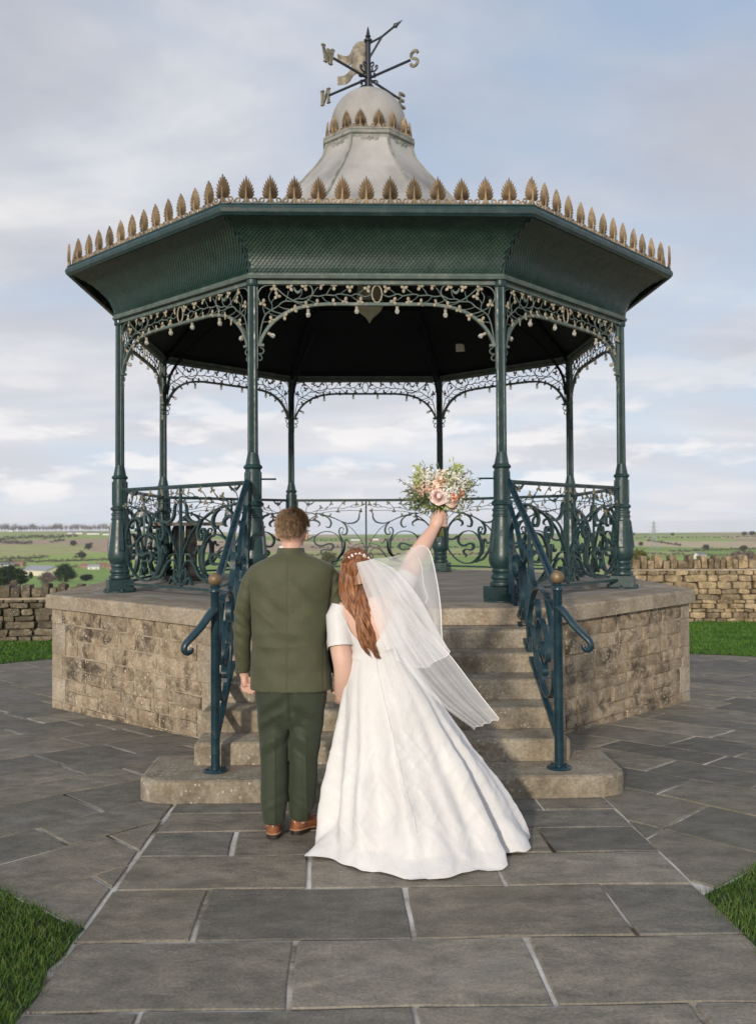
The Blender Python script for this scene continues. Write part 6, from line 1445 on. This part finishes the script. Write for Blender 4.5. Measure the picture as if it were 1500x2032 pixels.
    v0, V, nu, nv = sheet('veil', [(710, 1116, Y-.125), (735, 1175, Y-.20), (768, 1250, Y-.26), (810, 1330, Y-.33), (870, 1395, Y-.40), (938, 1446, Y-.46)], [(741, 1110, Y-.11), (782, 1165, Y-.17), (838, 1240, Y-.24), (893, 1300, Y-.30), (948, 1372, Y-.36), (991, 1426, Y-.40)], 3.4, .030)
    cord(v0, [V[nv*(nu+1)+k] for k in range(nu+1)]); cord(v0, [V[i*(nu+1)+nu] for i in range(10, nv+1)], .002)
    v1, V, nu, nv = sheet('veil_tier', [(707, 1117, Y-.135), (716, 1150, Y-.185), (732, 1200, Y-.23), (750, 1258, Y-.25), (764, 1289, Y-.26)], [(741, 1109, Y-.12), (790, 1135, Y-.16), (835, 1190, Y-.22), (868, 1250, Y-.27), (893, 1293, Y-.30)], 3.3, .026, mat='tulle2', parent=v0, sag=34)
    cord(v1, [V[nv*(nu+1)+k] for k in range(nu+1)])
    v2, V, nu, nv = sheet('veil_over_arm', [(733, 1110, Y-.10), (752, 1140, Y-.15), (790, 1175, Y-.18), (832, 1225, Y-.22), (870, 1280, Y-.27)], [(741, 1108, Y-.09), (790, 1102, Y-.09), (832, 1081, Y+.0), (852, 1094, Y-.02), (866, 1150, Y-.12), (874, 1210, Y-.20), (877, 1268, Y-.26), (892, 1292, Y-.29)], 2.2, .016, parent=v0)
    cord(v2, [V[i*(nu+1)+nu] for i in range(14, nv+1)], .0026)
    ip = [W(x, y, d) for x, y, d in ((815, 1087, Y+.0), (826, 1100, Y-.02), (836, 1122, Y-.05), (840, 1160, Y-.12), (848, 1188, Y-.16), (836, 1202, Y-.17))]; cord(v2, [Vector(p) for p in smooth_path(ip, 5)], .0022)
    sh = MB(); A = [(741, 1110, Y-.09), (778, 1116, Y-.07), (816, 1088, Y+.01)]; B = [(741, 1112, Y-.10), (800, 1150, Y-.10), (842, 1180, Y-.14)]
    return ax
AX = bride()

# ------------------------------------------------------------------ bouquet
def petalmat(name, a, b_):
    m, nt, bb = base(name, .55, .25); r = ramp(nt, [(.3, a), (.7, b_)]); nt.links.new(noi(nt, pos(nt), 26, 4), r.inputs[0]); nt.links.new(r.outputs[0], bb.inputs['Base Color']); bb.inputs['Subsurface Weight'].default_value = .15; bb.inputs['Subsurface Radius'].default_value = (.01, .006, .004); return m
M['blush'] = petalmat('blush_petals', (.86, .64, .60), (.90, .74, .69)); M['peach'] = petalmat('peach_petals', (.88, .62, .48), (.92, .76, .64)); M['creamp'] = petalmat('cream_petals', (.76, .66, .50), (.82, .76, .64)); M['coral'] = petalmat('coral_petals', (.76, .34, .20), (.82, .46, .30)); M['whitef'] = petalmat('white_petals', (.76, .75, .68), (.82, .82, .78)); M['dusty'] = petalmat('dusty_pink_petals', (.62, .40, .30), (.74, .53, .42))
M['leafg'] = simple('bouquet_leaf', [(.3, (.075, .115, .045)), (.55, (.15, .20, .085)), (.8, (.27, .31, .16))], 30, .5, 0); M['lime'] = simple('lime_leaf', [(.3, (.30, .36, .11)), (.7, (.46, .50, .20))], 30, .5, 0); M['stem'] = simple('cut_stems', [(.3, (.12, .14, .045)), (.55, (.26, .24, .10)), (.8, (.40, .33, .18))], 40, .6, 0, stretch=(1, 1, .2)); M['twig'] = simple('brown_twig', [(.3, (.10, .07, .05)), (.7, (.18, .13, .09))], 30, .7, 0)
def bouquet():
    Y = AX.y; rs = random.Random(12); g = thing('bouquet', 'bouquet of blush roses, peach blooms and wispy foliage held aloft', 'bouquet', AX)
    o = AX
    def rose(name, px, py, dy, R, mat, tilt, layers=5):
        c = W(px, py, Y+dy); ax = Vector(tilt).normalized(); u = ax.orthogonal().normalized(); v = ax.cross(u); m_ = MB()
        for L_ in range(layers):
            f = (L_+1)/layers; n = 3+L_; rr = R*(.20+.80*f); hgt = R*(.95-.55*f**1.5)
            for k in range(n):
                a0 = 2*PI*k/n+L_*.9+rs.uniform(-.2, .2); sp = 2*PI/n*.72; grid = []
                for i in range(5):
                    t = i/4; row = []
                    for j in range(6):
                        s = (j/5-.5)*2; a = a0+s*sp*(.55+.45*math.sin(t*PI*.8)); bell = rr*(.30+.70*math.sin(min(1, t*1.05)*PI*.5)**.8)*(1+.10*(t > .7)*f*(1-abs(s))); z = -R*.45+hgt*(t**.85)*(1-.22*s*s)-(.16*R*f*(t > .8))
                        row.append(c+u*(bell*math.cos(a))+v*(bell*math.sin(a))+ax*z)
                    grid += row
                m_.add(grid, [(i*6+j, i*6+j+1, (i+1)*6+j+1, (i+1)*6+j) for i in range(4) for j in range(5)])
        m_.ell(c+ax*(R*.12), (R*.26, R*.26, R*.34), None, 9, 7)
        return m_.build(name, M[mat], g, True, o)
    F = (0, -1, .35)
    rose('rose', 870, 985, -.130, .045, 'blush', (0, -1, .25), 6); rose('rose', 868, 967, -.10, .040, 'peach', (-.2, -1, .5)); rose('rose', 875, 953, -.085, .044, 'peach', (0, -.8, .9)); rose('rose', 881, 939, -.03, .046, 'creamp', (.1, -.5, 1)); rose('rose', 897, 990, -.10, .044, 'peach', (.5, -1, .1))
    rose('bloom', 902, 986, -.135, .022, 'coral', (.5, -1, .2), 4); rose('bloom', 917, 979, -.07, .026, 'coral', (1, -.6, .1), 4); rose('bloom', 837, 938, -.02, .034, 'creamp', (-.4, -.5, 1), 4); rose('bloom', 900, 941, -.01, .036, 'whitef', (.3, -.4, 1), 4); rose('bloom', 868, 939, .03, .04, 'whitef', (0, -.3, 1), 4); rose('bloom', 900, 1003, -.05, .034, 'dusty', (.5, -.8, -.5), 4); rose('bloom', 856, 972, -.08, .03, 'creamp', (-.5, -.8, .3), 4); rose('bloom', 898, 962, .06, .04, 'creamp', (.2, .8, .5), 4); rose('bloom', 855, 965, .08, .045, 'blush', (-.3, .8, .4), 4)
    cen = W(872, 972, Y-.0)
    def cluster(name, n, mat, spots, size, sp, petal=5):
        for px, py, dy in spots:
            m_ = MB(); c = W(px, py, Y+dy)
            for q in range(n):
                p = c+Vector((rs.gauss(0, sp), rs.gauss(0, sp), rs.gauss(0, sp))); nv_ = Vector((rs.gauss(0, .6), -1+rs.gauss(0, .5), rs.gauss(.3, .6))).normalized(); u = nv_.orthogonal().normalized(); v = nv_.cross(u); r = size*rs.uniform(.6, 1.2)
                for k in range(petal):
                    a = 2*PI*k/petal; d = u*math.cos(a)+v*math.sin(a); e = u*math.cos(a+1.57)+v*math.sin(a+1.57)
                    m_.add([p, p+d*r*.6+e*r*.32+nv_*r*.2, p+d*r+nv_*r*.15, p+d*r*.6-e*r*.32+nv_*r*.2], [(0, 1, 2, 3)])
            tag(m_.build(name, M[mat], g, False, o), kind='stuff')
    cluster('blossom_spray', 50, 'whitef', [(900, 967, -.09), (912, 957, -.04), (888, 975, -.12), (846, 945, -.05), (909, 972, -.05), (853, 945, -.06), (921, 962, -.03), (905, 950, -.05), (838, 948, -.04), (892, 983, -.12), (884, 948, -.06)], .0070, .020)
    cluster('blossom_spray', 46, 'dusty', [(846, 966, -.10), (838, 975, -.08), (855, 972, -.11), (833, 963, -.05)], .0070, .017)
    cluster('blossom_spray', 40, 'creamp', [(895, 953, -.06), (822, 975, -.02), (907, 993, -.07), (900, 1000, -.06), (884, 962, -.10), (861, 945, -.05), (829, 968, -.04), (848, 957, -.09), (915, 968, -.06)], .0066, .018)
    def leaves(name, n, mat, c, spread, size, aspect=.3, up=.5):
        m_ = MB()
        for q in range(n):
            p = c+Vector((rs.gauss(0, spread[0]), rs.gauss(0, spread[1]), rs.gauss(0, spread[2]))); d = (p-cen).normalized()+Vector((rs.gauss(0, .4), rs.gauss(0, .4), rs.gauss(up*.3, .4))); d.normalize(); e = d.orthogonal().normalized(); e.rotate(Matrix.Rotation(rs.uniform(0, 6.28), 3, d)); L_ = size*rs.uniform(.6, 1.4); nn = d.cross(e)
            m_.add([p, p+d*L_*.45+e*L_*aspect*.5+nn*L_*.06, p+d*L_, p+d*L_*.45-e*L_*aspect*.5+nn*L_*.06], [(0, 1, 2), (0, 2, 3)])
        tag(m_.build(name, M[mat], g, False, o), kind='stuff')
    leaves('foliage', 420, 'leafg', W(845, 992, Y-.05), (.035, .035, .03), .026); leaves('foliage', 220, 'leafg', W(835, 985, Y-.0), (.04, .05, .03), .03); leaves('foliage', 420, 'leafg', W(878, 970, Y), (.060, .05, .048), .026); leaves('foliage', 200, 'leafg', W(905, 985, Y-.03), (.04, .04, .04), .026)
    leaves('lime_sprig', 130, 'lime', W(836, 952, Y-.03), (.02, .03, .03), .026, .5); leaves('lime_sprig', 90, 'lime', W(905, 938, Y), (.018, .02, .025), .028, .4); leaves('lime_sprig', 80, 'lime', W(888, 957, Y-.08), (.02, .02, .02), .02, .5); leaves('lime_sprig', 80, 'lime', W(925, 965, Y-.0), (.012, .02, .02), .022, .3); leaves('lime_sprig', 90, 'lime', W(868, 1004, Y-.06), (.03, .02, .008), .022, .4)
    for px, py, px2, py2 in ((832, 968, 817, 952), (913, 957, 921, 938), (828, 964, 820, 957), (924, 966, 931, 958)):
        m_ = MB(); a, b_ = W(px, py, Y-.03), W(px2, py2, Y-.02); d = b_-a; e = Vector((d.z, 0, -d.x)).normalized()*.011
        m_.rings([[a, a+Vector((0, .002, 0)), a+Vector((.001, 0, 0))], [a.lerp(b_, .4)+e, a.lerp(b_, .4)+Vector((0, .006, 0)), a.lerp(b_, .4)-e], [b_, b_+Vector((0, .001, 0)), b_+Vector((.001, 0, 0))]], True); m_.build('long_leaf', M['leafg'], g, True, o)
    for pts in ([(835, 978), (818, 971), (805, 960), (792, 952)], [(830, 975), (812, 977), (802, 974)], [(915, 965), (928, 956), (945, 950)], [(918, 975), (932, 974), (944, 976)], [(845, 950), (842, 935), (846, 928)], [(856, 948), (855, 934), (857, 926)], [(912, 950), (922, 940), (933, 934)], [(840, 990), (825, 993), (813, 993)], [(920, 985), (926, 990), (922, 997)], [(838, 998), (830, 1005), (833, 1011)], [(925, 970), (938, 964), (950, 962)]):
        m_ = MB(); pp = [W(x, y, Y-.03+rs.uniform(-.02, .02)) for x, y in pts]; pp = [Vector(p) for p in smooth_path(pp, 4)]; m_.tube(pp, [.0016]*(len(pp)-1)+[.0006], 4)
        for p in pp[3:]:
            for q in range(4): m_.ell(p+Vector((rs.gauss(0, .006), rs.gauss(0, .006), rs.gauss(0, .006))), (.0022, .0022, .0034), None, 5, 4)
        m_.build('wispy_twig', M['twig'], g, False, o)
    for q in range(26):
        a = rs.uniform(0, 6.28); r = .017*math.sqrt(rs.random()); d = Vector((math.cos(a), math.sin(a), 0)); m_ = MB()
        top = cen+d*(.05*rs.random())+Vector((0, 0, -.03)); m_.tube([tuple(p) for p in smooth_path([AX+d*(r*1.5)+Vector((.004, 0, -.085-.015*rs.random())), AX+d*r, AX+d*r*1.2+Vector((0, 0, .05)), top], 3)], .0032, 5); m_.build('stem', M['stem'], g, True, o)
bouquet()
